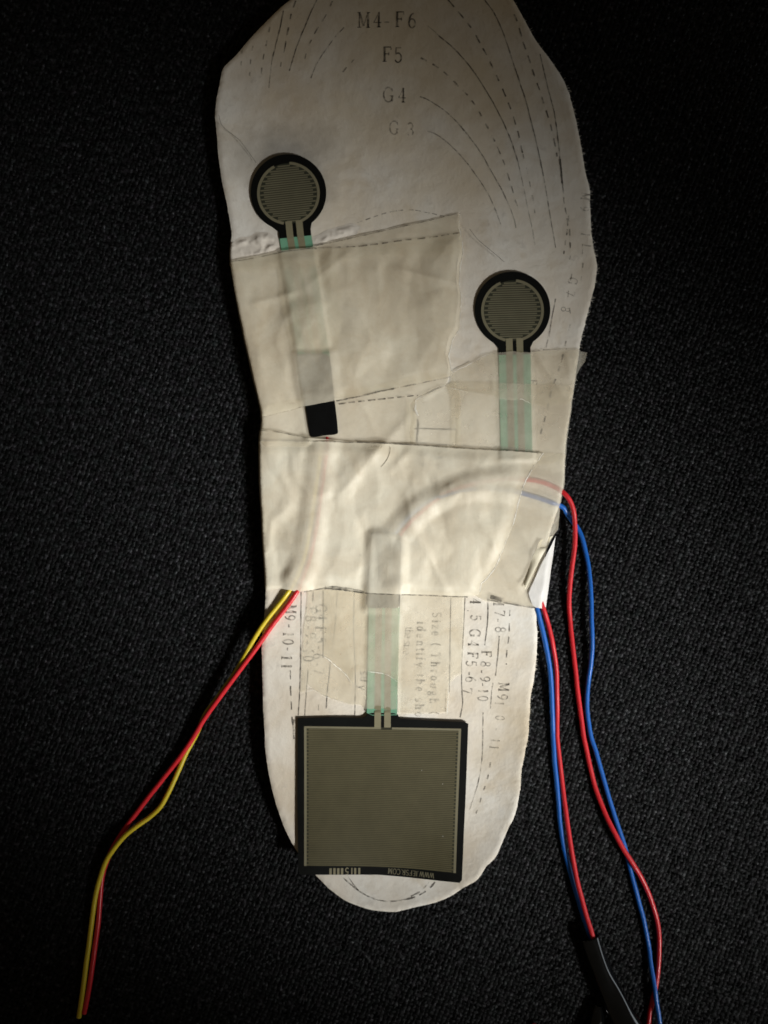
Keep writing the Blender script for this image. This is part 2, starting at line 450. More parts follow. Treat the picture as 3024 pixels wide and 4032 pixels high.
def hz(P, d=None):
    P = np.asarray(P, float)
    if d is None: d = signed(P)
    e = np.clip(1-d/.40, 0, 1)
    z = 4.0-.40*(1-np.sqrt(np.clip(1-e*e, 0, 1)))
    w = smooth((HEELY-P[:, 1])/26)
    z = z+1.3*w*np.clip(1-d/12, 0, 1)**2
    z = z+.25*(1-w)*np.clip(1-d/8, 0, 1)**2
    return z+relief(P)*np.clip(d/4, 0, 1)
def hz_wrap(P):
    """insole surface that keeps going down over the side outside the outline (for tape wrapped round the edge)"""
    d = signed(P)
    z = hz(P, np.maximum(d, 0.0))
    return np.where(d < 0, np.maximum(z-np.abs(d)*4.0, .6), z)

insole = empty('shoe_insole', (1512, 2016), 0, 'white foot-shaped paper insole with printed trim lines lying on black cloth', 'insole')
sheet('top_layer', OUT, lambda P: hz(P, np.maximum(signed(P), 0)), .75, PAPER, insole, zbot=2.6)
FO = resample(roughen(OUT0, .10, 2, 9)-0, .8, True)
cen = OUT0.mean(0)
def inset(p, a):
    t = np.roll(p, -1, 0)-np.roll(p, 1, 0); t /= np.linalg.norm(t, axis=1)[:, None]
    ccw = np.sum(p[:, 0]*np.roll(p[:, 1], -1)-np.roll(p[:, 0], -1)*p[:, 1]) > 0
    nr = np.stack([-t[:, 1], t[:, 0]], 1)*(1 if ccw else -1)
    return p+nr*a
sheet('foam_layer', inset(FO, .18), lambda P: np.full(len(P), 2.58), 4.0, FOAM, insole, zbot=.28)

# frayed fibres along the cut right edge
V = []; F = []
rp = OUT0[(OUT0[:, 0] > 24) & (OUT0[:, 1] > -62)]
for k in range(620):
    i = random.randrange(len(rp)); p = rp[i]
    if -24 < p[1] < 40 and random.random() < .8: continue
    a = random.gauss(0, .8); l = random.choice([.25, .35, .5, .6, .9]); w = .06
    d = np.array([math.cos(a), math.sin(a)]); q = np.array([-d[1], d[0]])
    z0 = random.uniform(2.6, 3.5); k0 = len(V); s = p-d*.25; bend = random.uniform(-.3, .3)
    for j in range(4):
        c = s+d*(l+.25)*j/3+q*bend*(j/3)**2; ww = w*(1-j/3.6)
        zj = z0+random.uniform(-.05, .25)*j
        V += [(c[0]+q[0]*ww, c[1]+q[1]*ww, zj), (c[0]-q[0]*ww, c[1]-q[1]*ww, zj), (c[0], c[1], zj+ww)]
    for j in range(3):
        for e in range(3):
            f = (e+1) % 3; F.append((k0+3*j+e, k0+3*j+f, k0+3*j+3+f, k0+3*j+3+e))
tag(new_mesh('frayed_fibre', V, F, TORN, insole), kind='stuff')

# ------------------------------------------------------------------ printed trim lines
def pline(name, px, mat, w=3.4, dash=None, parent=insole, zfun=hz, dz=.045, curve=True, jit=.5, label=None, sub=True):
    p = L(px); p = catmull(p, n=8) if curve and len(p) > 2 else p
    p = resample(p, .35); p = roughen(p, jit/PXMM*2, 2.5, len(px))
    V = []; F = []
    for q in (dashes(p, dash[0]/PXMM, dash[1]/PXMM) if dash else [p]):
        if len(q) < 2: continue
        ww = w/PXMM*(1+.35*fbm(q[:, 0]*1.0, q[:, 1]*1.0, .9, 77, 2))
        ribbon_data(q, ww, zfun, dz, V, F)
    return tag(new_mesh(name, V, F, mat, parent), label)
LINES = [
 (zA([(962, 146), (1020, 195), (1080, 260), (1140, 345), (1190, 430), (1230, 510), (1262, 590), (1285, 660)]), INK, 4.2, None),
 (zA([(1285, 660), (1300, 730), (1315, 800), (1330, 870), (1345, 940), (1355, 1000)]), INK_F, 3.6, None),
 (zA([(915, 106), (940, 125), (962, 146)]), INK_F, 3.2, None),
 (zA([(1000, 0), (1035, 40), (1080, 95), (1110, 140), (1140, 195), (1175, 260), (1200, 315), (1225, 370), (1250, 430), (1270, 490), (1290, 560), (1305, 630)]), INK, 5.2, (30, 28)),
 (zA([(1305, 630), (1322, 690), (1335, 760), (1350, 830), (1357, 900)]), INK_F, 4.4, (20, 34)),
 (zA([(1150, 0), (1185, 50), (1215, 110), (1240, 180), (1265, 255), (1290, 330), (1315, 405), (1335, 480), (1352, 550), (1370, 630), (1390, 720)]), INK, 4.2, None),
 (zA([(1390, 720), (1405, 810), (1420, 900), (1435, 985), (1440, 1010)]), INK_M, 3.6, None),
 (zA([(1270, 60), (1285, 100), (1305, 170), (1330, 240), (1350, 305), (1370, 360), (1392, 430), (1415, 500), (1432, 570), (1445, 640)]), INK, 5.4, (30, 26)),
 (zA([(1375, 222), (1395, 310), (1415, 390), (1435, 470), (1447, 560), (1455, 640), (1462, 700), (1468, 760)]), INK, 4.0, None),
 (zA([(1456, 650), (1461, 700), (1466, 750)]), INK, 8.5, None),
 (zA([(1468, 760), (1474, 830), (1484, 880), (1488, 930), (1478, 990), (1473, 1037)]), INK_M, 4.6, (26, 16)),
 (zA([(1492, 880), (1497, 960), (1500, 1037), (1495, 1060)]), INK_M, 5.0, (26, 26)),
 (zA([(888, 237), (950, 270), (1000, 310), (1040, 350), (1080, 390), (1120, 445), (1150, 500), (1180, 555), (1200, 600)]), INK_M, 5.8, (25, 27)),
 (zA([(1200, 600), (1220, 645), (1240, 700), (1255, 750), (1275, 820), (1290, 860)]), INK_M, 5.0, (28, 26)),
 (zA([(885, 395), (930, 415), (1000, 465), (1070, 540), (1130, 620), (1170, 690), (1210, 760), (1240, 820)]), INK_M, 4.2, None),
 (zA([(1240, 820), (1265, 880), (1278, 930)]), INK_F, 3.4, None),
 (zA([(915, 535), (960, 555), (1020, 605), (1080, 670), (1130, 740), (1170, 805), (1195, 860)]), INK_M, 3.8, None),
 (zA([(1195, 860), (1215, 915)]), INK_F, 3.4, None),
 (zA([(328, 45), (315, 110), (300, 170), (285, 230)]), INK, 4.6, None),
 (zA([(285, 230), (275, 290), (268, 360)]), INK_F, 3.8, None),
 (zA([(378, 5), (360, 60), (350, 110), (340, 160), (333, 200)]), INK, 5.4, (27, 26)),
 (zA([(333, 200), (320, 250), (310, 310)]), INK_F, 5, (22, 30)),
 (zA([(465, 0), (440, 50), (415, 110), (390, 170), (370, 230), (352, 290)]), INK, 4.2, None),
 (zA([(528, 5), (500, 65), (462, 125), (432, 185), (415, 240)]), INK_M, 5.0, (28, 29)),
 (zA([(575, 112), (540, 150), (510, 190), (485, 225), (460, 270), (440, 320)]), INK_M, 4.0, None),
 (zA([(272, 112), (258, 180), (245, 240), (235, 310)]), INK_M, 5.0, (26, 27)),
 (zA([(203, 190), (195, 240), (190, 310)]), INK_F, 4.6, (22, 28)),
 (zA([(160, 205), (157, 250), (154, 295)]), INK_F, 4.6, (14, 30)),
 (zA([(620, 240), (595, 265), (570, 295)]), INK_F, 5.0, (24, 22)),
 (zB([(630, 390), (700, 365), (770, 345), (850, 338), (920, 350), (985, 366)]), INK_M, 3.4, (24, 9)),
 (zB([(1505, 600), (1497, 640), (1490, 700), (1500, 790), (1475, 900), (1455, 990)]), INK_F, 5.0, (22, 44)),
 (zB([(1440, 700), (1424, 780), (1410, 860), (1400, 900)]), INK_M, 5.0, None),
 (zB([(1548, 500), (1550, 560), (1540, 640)]), INK_F, 4.6, (22, 30)),
 (zN([(740, 90), (700, 230), (660, 340), (630, 450), (590, 620), (560, 720)]), INK, 5.5, (24, 26)),
 # the lower half
 (zL([(615, 165), (615, 600), (610, 900), (605, 1200), (597, 1500), (585, 1700), (578, 1800)]), INK, 4.2, None),
 (zL([(712, 1180), (700, 1300), (685, 1500), (670, 1700), (665, 1800)]), INK, 4.0, None),
 (zL([(905, 160), (907, 600), (905, 1000)]), INK, 4.0, None),
 (zL([(1000, 1070), (985, 1250), (955, 1500), (945, 1690)]), INK, 4.0, None),
 (zL([(1310, 160), (1302, 700), (1325, 1200), (1325, 1450), (1315, 1800)]), INK, 3.6, None),
 (zL([(1090, 160), (1060, 600), (1010, 1000)]), INK_M, 3.4, None),
 (zL([(478, 1190), (480, 1380), (487, 1560), (492, 1680), (500, 1800), (515, 1960), (530, 2150)]), INK, 5.2, (34, 26)),
 (zL([(775, 165), (770, 290)]), INK, 3.6, None),
 (zL([(850, 1640), (838, 1790)]), INK_M, 4.4, (20, 26)),
 (zR([(1297, 310), (1290, 450), (1285, 600), (1265, 720), (1260, 860)]), INK, 5.0, (28, 24)),
 (zR([(1078, 170), (1075, 300), (1070, 440), (1045, 665)]), INK, 4.6, None),
 (zR([(1190, 570), (1180, 700), (1160, 900), (1150, 970)]), INK_M, 4.6, None),
 (zR([(1125, 1040), (1112, 1150), (1100, 1300)]), INK_M, 4.4, None),
 (zR([(845, 190), (825, 600), (810, 900), (815, 1120), (820, 1250), (795, 1390)]), INK, 4.2, None),
 (zR([(705, 190), (700, 350), (695, 700), (690, 1000), (686, 1150)]), INK, 3.8, None),
 (zK([(485, 500), (482, 750), (480, 1000), (465, 1300), (430, 1600), (380, 1850), (335, 1990)]), INK_M, 4.2, None),
 (zK([(335, 1990), (300, 2120), (230, 2330)]), INK_F, 3.6, None),
 (zK([(620, 1420), (590, 1620), (550, 1790), (500, 1940), (450, 2090), (400, 2260), (340, 2420)]), INK_M, 5.2, (22, 26)),
 (zP([(430, 210), (520, 290), (600, 350), (700, 400), (800, 425), (900, 425), (1000, 408)]), INK_M, 5.0, None),
 (zP([(480, 205), (540, 290), (580, 335)]), INK_M, 4.0, None),
 (zP([(1000, 408), (1080, 385), (1150, 350), (1210, 305), (1245, 262)]), INK, 5.8, (34, 16)),
 (zP([(1035, 385), (1120, 340), (1180, 285), (1225, 240)]), INK_M, 5.0, (40, 14)),
 (zL([(530, 1830), (515, 1900), (520, 1990)]), INK_M, 6, None),
 # label box under the tapes
 (zM([(360, 934), (500, 934), (600, 938), (815, 940)]), INK, 5.4, None),
 (zM([(398, 830), (404, 900), (395, 1000), (384, 1108)]), INK, 7.0, None),
 (zM([(820, 940), (815, 1110)]), INK_M, 4.0, None),
]
for px, m, w, d in LINES: pline('printed_line', px, m, w, d)

# ------------------------------------------------------------------ printed characters (stroke serif letters)
def arc(cx, cy, rx, ry, a0, a1, n=14):
    return [(cx+rx*math.cos(math.radians(a0+(a1-a0)*i/n)), cy+ry*math.sin(math.radians(a0+(a1-a0)*i/n))) for i in range(n+1)]
TK, TN = .135, .075
def sf(x, y, w=.13): return ([(x-w, y), (x+w, y)], .06)
GL = {
 'M': (.86, [([(.14, 0), (.14, 1)], TN), ([(.14, 1), (.42, .12)], TK), ([(.42, .12), (.70, 1)], TN), ([(.70, 1), (.70, 0)], TK), sf(.14, .03), sf(.70, .03), sf(.10, .97, .1), sf(.74, .97, .1)]),
 'F': (.62, [([(.16, 0), (.16, 1)], TK), ([(.10, .97), (.58, .97), (.58, .80)], TN), ([(.16, .52), (.44, .52)], TN), ([(.44, .62), (.44, .42)], .06), sf(.16, .03)]),
 'G': (.74, [(arc(.40, .5, .32, .5, 40, 320, 20), .10), ([(.64, .05), (.64, .42)], TK), sf(.62, .42, .12), ([(.66, .72), (.66, .95)], .06)]),
 'R': (.70, [([(.15, 0), (.15, 1)], TK), ([(.08, .97), (.35, .97)]+arc(.35, .74, .2, .23, 90, -90)+[(.15, .51)], TN), ([(.32, .51), (.62, .03)], TK), sf(.15, .03)]),
 '0': (.56, [(arc(.28, .5, .20, .48, 0, 360, 24), .095)]),
 '1': (.40, [([(.20, 0), (.20, 1)], TK), ([(.06, .85), (.20, .97)], TN), sf(.20, .03, .14)]),
 '2': (.56, [(arc(.28, .72, .20, .25, 160, -30, 14)+[(.08, .04)], .09), ([(.08, .05), (.48, .05)], TN)]),
 '3': (.56, [(arc(.26, .74, .19, .24, 150, -80, 14), .09), (arc(.26, .26, .21, .25, 80, -150, 14), .09)]),
 '4': (.56, [([(.36, 0), (.36, 1), (.04, .32), (.52, .32)], .085), ([(.36, 0), (.36, 1)], TK), sf(.36, .03, .12)]),
 '5': (.56, [([(.46, .96), (.14, .96), (.11, .54)], .085), (arc(.26, .31, .22, .30, 130, -150, 16), .095)]),
 '6': (.56, [(arc(.28, .30, .20, .29, 0, 360, 20), .085), (arc(.46, .34, .38, .62, 180, 100, 10), .095)]),
 '7': (.56, [([(.06, .80), (.06, .96), (.50, .96), (.22, 0)], .085)]),
 '8': (.56, [(arc(.28, .74, .17, .23, 0, 360, 20), .085), (arc(.28, .26, .21, .25, 0, 360, 20), .09)]),
 '9': (.56, [(arc(.28, .70, .20, .28, 0, 360, 20), .085), (arc(.10, .66, .38, .62, 0, -80, 10), .095)]),
 '-': (.40, [([(.06, .42), (.34, .42)], .09)]), '.': (.24, [([(.08, .03), (.16, .03)], .11)]),
 ' ': (.34, []), '(': (.34, [(arc(.46, .45, .30, .62, 120, 240, 12), .09)]),
 'S': (.60, [(arc(.29, .74, .20, .23, 30, 270, 14)+arc(.29, .26, .22, .25, 90, -150, 14), .10)]),
 'W': (.9, [([(.04, 1), (.24, 0)], TK), ([(.24, 0), (.44, .9)], TN), ([(.44, .9), (.62, 0)], TK), ([(.62, 0), (.84, 1)], TN)]),
 'O': (.74, [(arc(.37, .5, .30, .49, 0, 360, 24), .10)]), 'C': (.68, [(arc(.38, .5, .31, .49, 45, 315, 20), .10)]),
 'I': (.32, [([(.16, 0), (.16, 1)], TK)]), 'E': (.6, [([(.14, 0), (.14, 1)], TK), ([(.14, .96), (.52, .96)], .08), ([(.14, .5), (.44, .5)], .08), ([(.14, .04), (.54, .04)], .08)]),
 'T': (.66, [([(.33, 0), (.33, 1)], TK), ([(.06, .80), (.06, .97), (.60, .97), (.60, .80)], TN), sf(.33, .03)]),
 'U': (.70, [([(.12, 1), (.12, .30)]+arc(.35, .30, .23, .29, 180, 360, 10)+[(.58, 1)], .10), sf(.12, .97), sf(.58, .97)]),
 'i': (.32, [([(.16, 0), (.16, .64)], TK), ([(.13, .86), (.19, .86)], .12), sf(.16, .03, .12), ([(.05, .62), (.16, .62)], .06)]),
 'z': (.46, [([(.06, .62), (.40, .62), (.06, .03), (.42, .03)], .08)]),
 'e': (.50, [([(.07, .34), (.43, .34)]+arc(.25, .33, .18, .31, 0, 310, 16), .09)]),
 't': (.36, [([(.17, .86), (.17, .12)]+arc(.26, .12, .09, .1, 180, 300, 5), .10), ([(.04, .62), (.32, .62)], .07)]),
 'h': (.60, [([(.14, 0), (.14, 1)], TK), (arc(.30, .42, .15, .20, 170, 0, 8)+[(.45, 0)], .11), sf(.14, .03, .11), sf(.45, .03, .11)]),
 'r': (.44, [([(.14, 0), (.14, .64)], TK), (arc(.28, .44, .14, .18, 170, 40, 6), .10), sf(.14, .03, .12)]),
 'o': (.52, [(arc(.26, .32, .18, .31, 0, 360, 18), .09)]),
 'u': (.58, [([(.12, .64), (.12, .2)]+arc(.28, .2, .16, .18, 180, 360, 8)+[(.44, .64), (.44, 0)], .10)]),
 'g': (.52, [(arc(.25, .42, .15, .21, 0, 360, 16), .09), (arc(.25, -.12, .19, .15, 0, 360, 14), .08), ([(.15, .24), (.12, .08), (.32, .02)], .07)]),
 'd': (.56, [(arc(.24, .32, .16, .31, 0, 360, 16), .09), ([(.42, 1), (.42, 0)], TK)]),
 'n': (.58, [([(.14, 0), (.14, .64)], TK), (arc(.30, .42, .15, .20, 170, 0, 8)+[(.45, 0)], .11), sf(.14, .03, .11), sf(.45, .03, .11)]),
 'f': (.38, [([(.15, 0), (.15, .78)]+arc(.27, .78, .12, .2, 180, 50, 8), .10), ([(.03, .62), (.32, .62)], .07), sf(.15, .03, .12)]),
 'y': (.52, [([(.06, .64), (.27, .04)], .11), ([(.46, .64), (.20, -.24), (.06, -.24)], .07)]),
 's': (.42, [(arc(.21, .47, .13, .16, 30, 270, 10)+arc(.21, .16, .15, .15, 90, -150, 10), .09)]),
 'l': (.32, [([(.16, 0), (.16, 1)], TK), sf(.16, .03, .12)]),
}
def glyphs(name, items, mat, rot, parent=insole, zfun=hz, dz=.048, label=None, weight=1.0, wx=1.0, zplane=4.0):
    """items: (char, centre x px, centre y px, cap height px); rot: baseline direction in degrees, clockwise in the photo"""
    V = []; F = []
    for ch, cx, cy, h in items:
        w, st = GL[ch]
        ca, sa = math.cos(math.radians(rot)), math.sin(math.radians(rot))
        for pts, sw in st:
            g = np.array(pts, float)
            if len(g) == 2: g = np.stack([np.linspace(g[0, i], g[1, i], 5) for i in range(2)], 1)
            u = (g[:, 0]-w/2)*h*wx; v = -(g[:, 1]-.5)*h
            P = L(np.stack([cx+u*ca-v*sa, cy+u*sa+v*ca], 1), zplane)
            ribbon_data(P, sw*h/PXMM*weight, zfun, dz, V, F); dz += .0006
    return tag(new_mesh(name, V, F, mat, parent), label)
def zi(zz, items, h):
    return [(c, *zz([(x, y)])[0], h) for c, x, y in items]
glyphs('printed_size', zi(zT, [('M', 275, 265), ('4', 455, 260), ('-', 575, 275), ('F', 740, 255), ('6', 905, 268)], 61), INK, 0)
glyphs('printed_size', zi(zT, [('F', 575, 710), ('5', 725, 718)], 60), INK, 0)
glyphs('printed_size', zi(zT, [('G', 590, 1238), ('4', 775, 1245)], 58), INK_M, 0)
glyphs('printed_size', zi(zT, [('G', 665, 1670), ('3', 885, 1690)], 52), INK_F, 0)
glyphs('printed_size', zi(zL, [('M', 485, 395), ('9', 470, 505), ('-', 468, 612), ('1', 450, 722), ('0', 448, 822), ('-', 450, 915), ('1', 432, 1030), ('1', 430, 1138)], 42), INK_M, 92, weight=1.35)
glyphs('printed_size', zi(zL, [('F', 750, 405), ('8', 745, 520), ('-', 720, 635), ('9', 740, 740), ('-', 712, 828), ('1', 715, 940), ('0', 713, 1040)], 42), INK_M, 92, weight=1.35)
glyphs('printed_size', zi(zL, [('G', 880, 380), ('4', 885, 500), ('F', 875, 660), ('5', 872, 800), ('-', 858, 900), ('6', 848, 1010), ('-', 838, 1110), ('7', 850, 1205)], 42), INK_M, 92, weight=1.35)
glyphs('printed_size', zi(zR, [('4', 950, 225), ('.', 925, 320), ('5', 955, 390), ('G', 945, 540), ('4', 930, 650), ('F', 925, 765), ('5', 910, 850), ('-', 895, 950), ('6', 905, 1010), ('7', 865, 1125)], 42), INK_M, 92, weight=1.35)
glyphs('printed_size', zi(zR, [('F', 1062, 750), ('8', 1052, 855), ('-', 1020, 930), ('9', 1045, 1005), ('-', 1030, 1060), ('1', 1030, 1128), ('0', 1025, 1200)], 40), INK_M, 92, weight=1.3)
glyphs('printed_size', zi(zR, [('M', 1185, 225), ('7', 1195, 345), ('-', 1185, 415), ('8', 1203, 510)], 42), INK_M, 92, weight=1.35)
glyphs('printed_size', zi(zR, [('M', 1235, 1085), ('9', 1220, 1185)], 42), INK_M, 92, weight=1.3)
glyphs('printed_size', zi(zK, [('1', 790, 330), ('0', 800, 600), ('-', 740, 820), ('1', 710, 1020), ('1', 690, 1150)], 36), INK_F, 95)
glyphs('printed_size', zi(zB, [('G', 1510, 628), ('7', 1500, 680), ('8', 1480, 745)], 36), INK_F, 100)
glyphs('printed_size', zi(zB, [('M', 1560, 285), ('9', 1556, 335), ('1', 1560, 440), ('1', 1565, 485)], 34), INK_F, 100)
glyphs('printed_size', zi(zN, [('F', 500, 310)], 34), INK_M, 95)
def textrun(s, x0, y0, x1, y1, h):
    wt = [GL[c][0] for c in s]; tot = sum(wt); out = []; a = 0
    for c, w in zip(s, wt):
        t = (a+w/2)/tot; out.append((c, x0+(x1-x0)*t, y0+(y1-y0)*t, h)); a += w
    return out
q = zR
def run(s, a, b, h): (x0, y0), (x1, y1) = q([a, b]); return textrun(s, x0, y0, x1, y1, h)
glyphs('printed_note', run('Size ( Through (', (565, 320), (535, 1365), 36), INK_M, 91, weight=1.4)
glyphs('printed_note', run('identify the sho', (410, 420), (390, 1395), 36), INK_M, 91, weight=1.4)
glyphs('printed_note', run('the size', (290, 480), (265, 760), 34), INK_M, 91)
glyphs('printed_note', zi(zL, [('s', 1455, 1230), ('u', 1455, 1310), ('y', 1430, 1420)], 38), INK, 95, weight=1.2)
q = zM
glyphs('printed_note', run('Use', (665, 1060), (640, 1400), 40), INK_M, 92, weight=1.35)
glyphs('printed_note', run('the', (490, 1050), (470, 1390), 38), INK_M, 92, weight=1.35)

# ------------------------------------------------------------------ what lies under the tapes
W_LY = [(1266, 1750), (1255, 1830), (1238, 1950), (1220, 2080), (1195, 2200), (1158, 2290)]
W_LR = [(1290, 1722), (1277, 1830), (1260, 1950), (1242, 2080), (1217, 2200), (1185, 2290)]
W_RB = [(1535, 2135), (1565, 2085), (1620, 2025), (1700, 1970), (1790, 1935), (1890, 1922), (2000, 1930), (2100, 1955), (2170, 1978)]
W_RR = [(1552, 2138), (1590, 2080), (1650, 2018), (1730, 1955), (1830, 1912), (1930, 1893), (2030, 1885), (2120, 1893), (2190, 1920)]
CONN = {  # heat-shrunk solder joints: quads in photo pixels
 'left': [(1174, 1406), (1299, 1402), (1333, 1709), (1222, 1723)],
 'square': [(1470, 2108), (1580, 2108), (1574, 2392), (1452, 2392)],
 'right': [(1985, 1800), (2090, 1800), (2090, 1862), (1987, 1862)]}
TAILS = {
 'left': [(1096, 930), (1228, 925), (1300, 1410), (1176, 1415)],
 'right': [(1957, 1372), (2086, 1372), (2096, 1810), (1972, 1810)],
 'square': [(1452, 2380), (1574, 2380), (1563, 2815), (1444, 2815)]}
CRE = [  # creases: start, end, height mm, half-width mm
 ((1633, 1612), (1300, 1990), .75, 2.6), ((1523, 1050), (1815, 1130), .55, 1.4), ((983, 1204), (1190, 1150), .5, 1.5),
 ((1190, 1150), (1420, 960), .35, 2.2), ((1420, 960), (1523, 1050), .3, 2.0), ((1090, 1210), (1270, 1400), .35, 1.8),
 ((1350, 1290), (1560, 1410), .35, 3.0), ((1480, 1020), (1500, 1240), .35, 2.4), ((1120, 2240), (1230, 2330), .5, 1.6),
 ((2100, 1395), (2230, 1570), .55, 1.0), ((2225, 1385), (2245, 1500), .6, 1.2), ((1930, 1400), (1945, 1560), .3, .8),
 ((1650, 1575), (1755, 1520), .5, .7), ((2030, 2060), (2110, 2200), .45, 2.0), ((1975, 2200), (2060, 2330), .4, 2.2),
 ((1390, 2290), (1470, 2110), .3, 2.0), ((1760, 1900), (1800, 1960), .35, 1.4), ((1580, 2350), (1640, 2450), .35, 1.2),
 ((1720, 2345), (1800, 2440), .3, 1.6), ((1690, 2060), (1900, 2180), .25, 4.0), ((1620, 1860), (1640, 2010), .25, 1.6), ((1120, 1760), (1105, 2100), .3, 3.0)]
F_CON = {k: L(v) for k, v in CONN.items()}; F_TAIL = {k: L(v) for k, v in TAILS.items()}
F_WIRE = [resample(catmull(L(w), n=6), 1.0) for w in (W_LY, W_LR, W_RB, W_RR)]
F_CRE = [(L([a, b]), h, w) for a, b, h, w in CRE]
def quad_bump(P, Q, h, fall):
    d = dist_line(P, Q, True); i = inside(P, Q)
    return np.where(i, h, h*(1-smooth(d/fall)))
def zG_(P, con=('left', 'square'), wires=True, cre=True, edge=None, amp=1.0):
    """height of a tape stretched over everything below it"""
    P = np.asarray(P, float)
    z = np.zeros(len(P))
    for k in con: z = np.maximum(z, quad_bump(P, F_CON[k], 1.0, 2.4))
    for k in F_TAIL: z = np.maximum(z, quad_bump(P, F_TAIL[k], .32, .8))
    if wires:
        for w in F_WIRE:
            lo, hi = w.min(0)-3.8, w.max(0)+3.8
            k = np.where(((P > lo) & (P < hi)).all(1))[0]
            if len(k): z[k] = np.maximum(z[k], .86*(1-smooth((dist_line(P[k], w)-.5)/3.4)))
    if cre:
        for ab, h, w in F_CRE:
            a, b = ab; u = b-a; l = np.linalg.norm(u); t = ((P-a)@u)/l/l
            d = dist_line(P, ab); z = z+1.35*h*np.exp(-np.sqrt((d/w)**2+.02)*1.25)*np.clip(np.sin(np.clip(t, 0, 1)*math.pi)*1.6, 0, 1)
    x, y = P[:, 0], P[:, 1]
    wx = x+2.0*fbm(x, y, 9, 81, 2); wy = y+2.0*fbm(x, y, 9, 84, 2)
    r1 = np.abs(fbm(wx+.5*wy, wy*.6-.4*wx, 15, 60, 2))
    q = .72*crumple(x+.15*y, y, 8, 19, 61)+.30*crumple(x, y+.2*x, 5.0, 9, 67)+.05*crumple(x, y, 2.6, 3.4, 71)
    q = q+.30*np.clip(.20-r1, 0, 1)/.20+.55*fbm(wx, wy, 15, 95, 2)+.74
    k = amp if edge is None else amp*(.50+.50*smooth(dist_line(P, edge, True)/3.0))
    z = z+np.maximum(q, .02)*k
    return hz_wrap(P)+z

# ------------------------------------------------------------------ pressure sensors
FINGER = 0
def local_round(c, a):
    ca, sa = math.cos(math.radians(a)), math.sin(math.radians(a))
    return lambda uv: [(c[0]+u*ca+v*sa, c[1]-u*sa+v*ca) for u, v in uv]
def round_sensor(c, ang, tail, conn, u0, label, cside, lift):
    root = empty('pressure_sensor', c, 4, label, 'sensor', 'thin film pressure sensors taped to the insole')
    loc = local_round(c, ang)
    C = L([c])[0]; dn = L(loc([(0, 100)]))[0]-C; dn /= np.linalg.norm(dn)
    def zs(P):
        s = (P-C)@dn                       # mm towards the tail
        up = np.clip((4.5-s)/14, 0, 1)
        return 4.0+relief(np.repeat(C[None], len(P), 0))*.6+.32+lift*up**1.6
    # black rim: disc and neck
    th = [i for i in np.linspace(-90+29, 270-29, 70)]
    neck = [(u0-63, 176), (u0+63, 176)]
    ol = [(149*math.sin(math.radians(t+180)), -149*math.cos(math.radians(t+180))) for t in th]
    pts = [(149*math.cos(math.radians(t)), -149*math.sin(math.radians(t))) for t in np.linspace(-58, 238, 80)]
    pts = pts+[(u0-63, 150), (u0-63, 176), (u0+63, 176), (u0+63, 150)]
    sheet('rim', L(loc(pts)), zs, 1.6, BLACKF, root, thick=.22)
    inner = [(118*math.cos(t), 4+118*math.sin(t)) for t in np.linspace(0, 2*math.pi, 64, endpoint=False)]
    film = sheet('sensing_film', L(loc(inner)), lambda P: zs(P)+.012, 1.6, INNER, root)
    def rib(name, uv, w, mat, parent, dz=.03):
        V = []; F = []; ribbon_data(resample(L(loc(uv)), .5), w/PXMM, zs, dz, V, F); return new_mesh(name, V, F, mat, parent, False)
    def ringarc(t0, t1): return [(118*math.sin(math.radians(t)), 4-118*math.cos(math.radians(t))) for t in np.linspace(t0, t1, 50)]
    rib('bus_arc', ringarc(8, 165), 10.5, TRACE_HI, film); rib('bus_arc', ringarc(195, 338), 10.5, TRACE_HI, film)
    n = 26; v0, v1 = -104, 112
    for k in range(n):
        v = v0+(v1-v0)*k/(n-1)
        e = math.sqrt(max(113.0**2-(v-4)**2, 0)); s = 1 if k % 2 else -1
        # attached at one side, stopping short of the other
        a, b = (-e+16, e-2) if s > 0 else (-e+2, e-16)
        if b-a < 12: continue
        V = []; F = []
        P = L(loc([(a+(b-a)*i/6, v) for i in range(7)]))
        ribbon_data(P, 5.4/PXMM, zs, .024, V, F); new_mesh('trace_finger', V, F, TRACE, film, False)
    # the tail: green film, two leads, heat-shrunk joint
    Q = F_TAIL[cside]
    tp = L(loc([(u0-63, 170), (u0+63, 170)])); T = np.array([tp[0], tp[1], Q[2], Q[3]])
    def zt(P):
        s = np.clip(((P-C)@dn-10.0)/6, 0, 1)
        return zs(P)*(1-s)+(hz(P)+.22)*s-.02
    tl = sheet('tail', resample(T, 2.0, True), zt, 2.0, GREEN, root, thick=.14)
    for uo in (-20, 21):
        a = L(loc([(u0+uo, 112)]))[0]; m = L(loc([(u0+uo, 172)]))[0]
        f = (uo+63)/126; b = Q[3]*(1-f)+Q[2]*f
        P = resample(np.array([a, m, b]), .6); V = []; F = []
        ribbon_data(P, 26/PXMM, lambda p: np.maximum(zt(p), np.where(((p-C)@dn) < 11.2, zs(p), 0)), .04, V, F)
        new_mesh('lead_trace', V, F, LEAD, tl, False)
    if cside != 'right': joint(root, F_CON[cside])
    return root
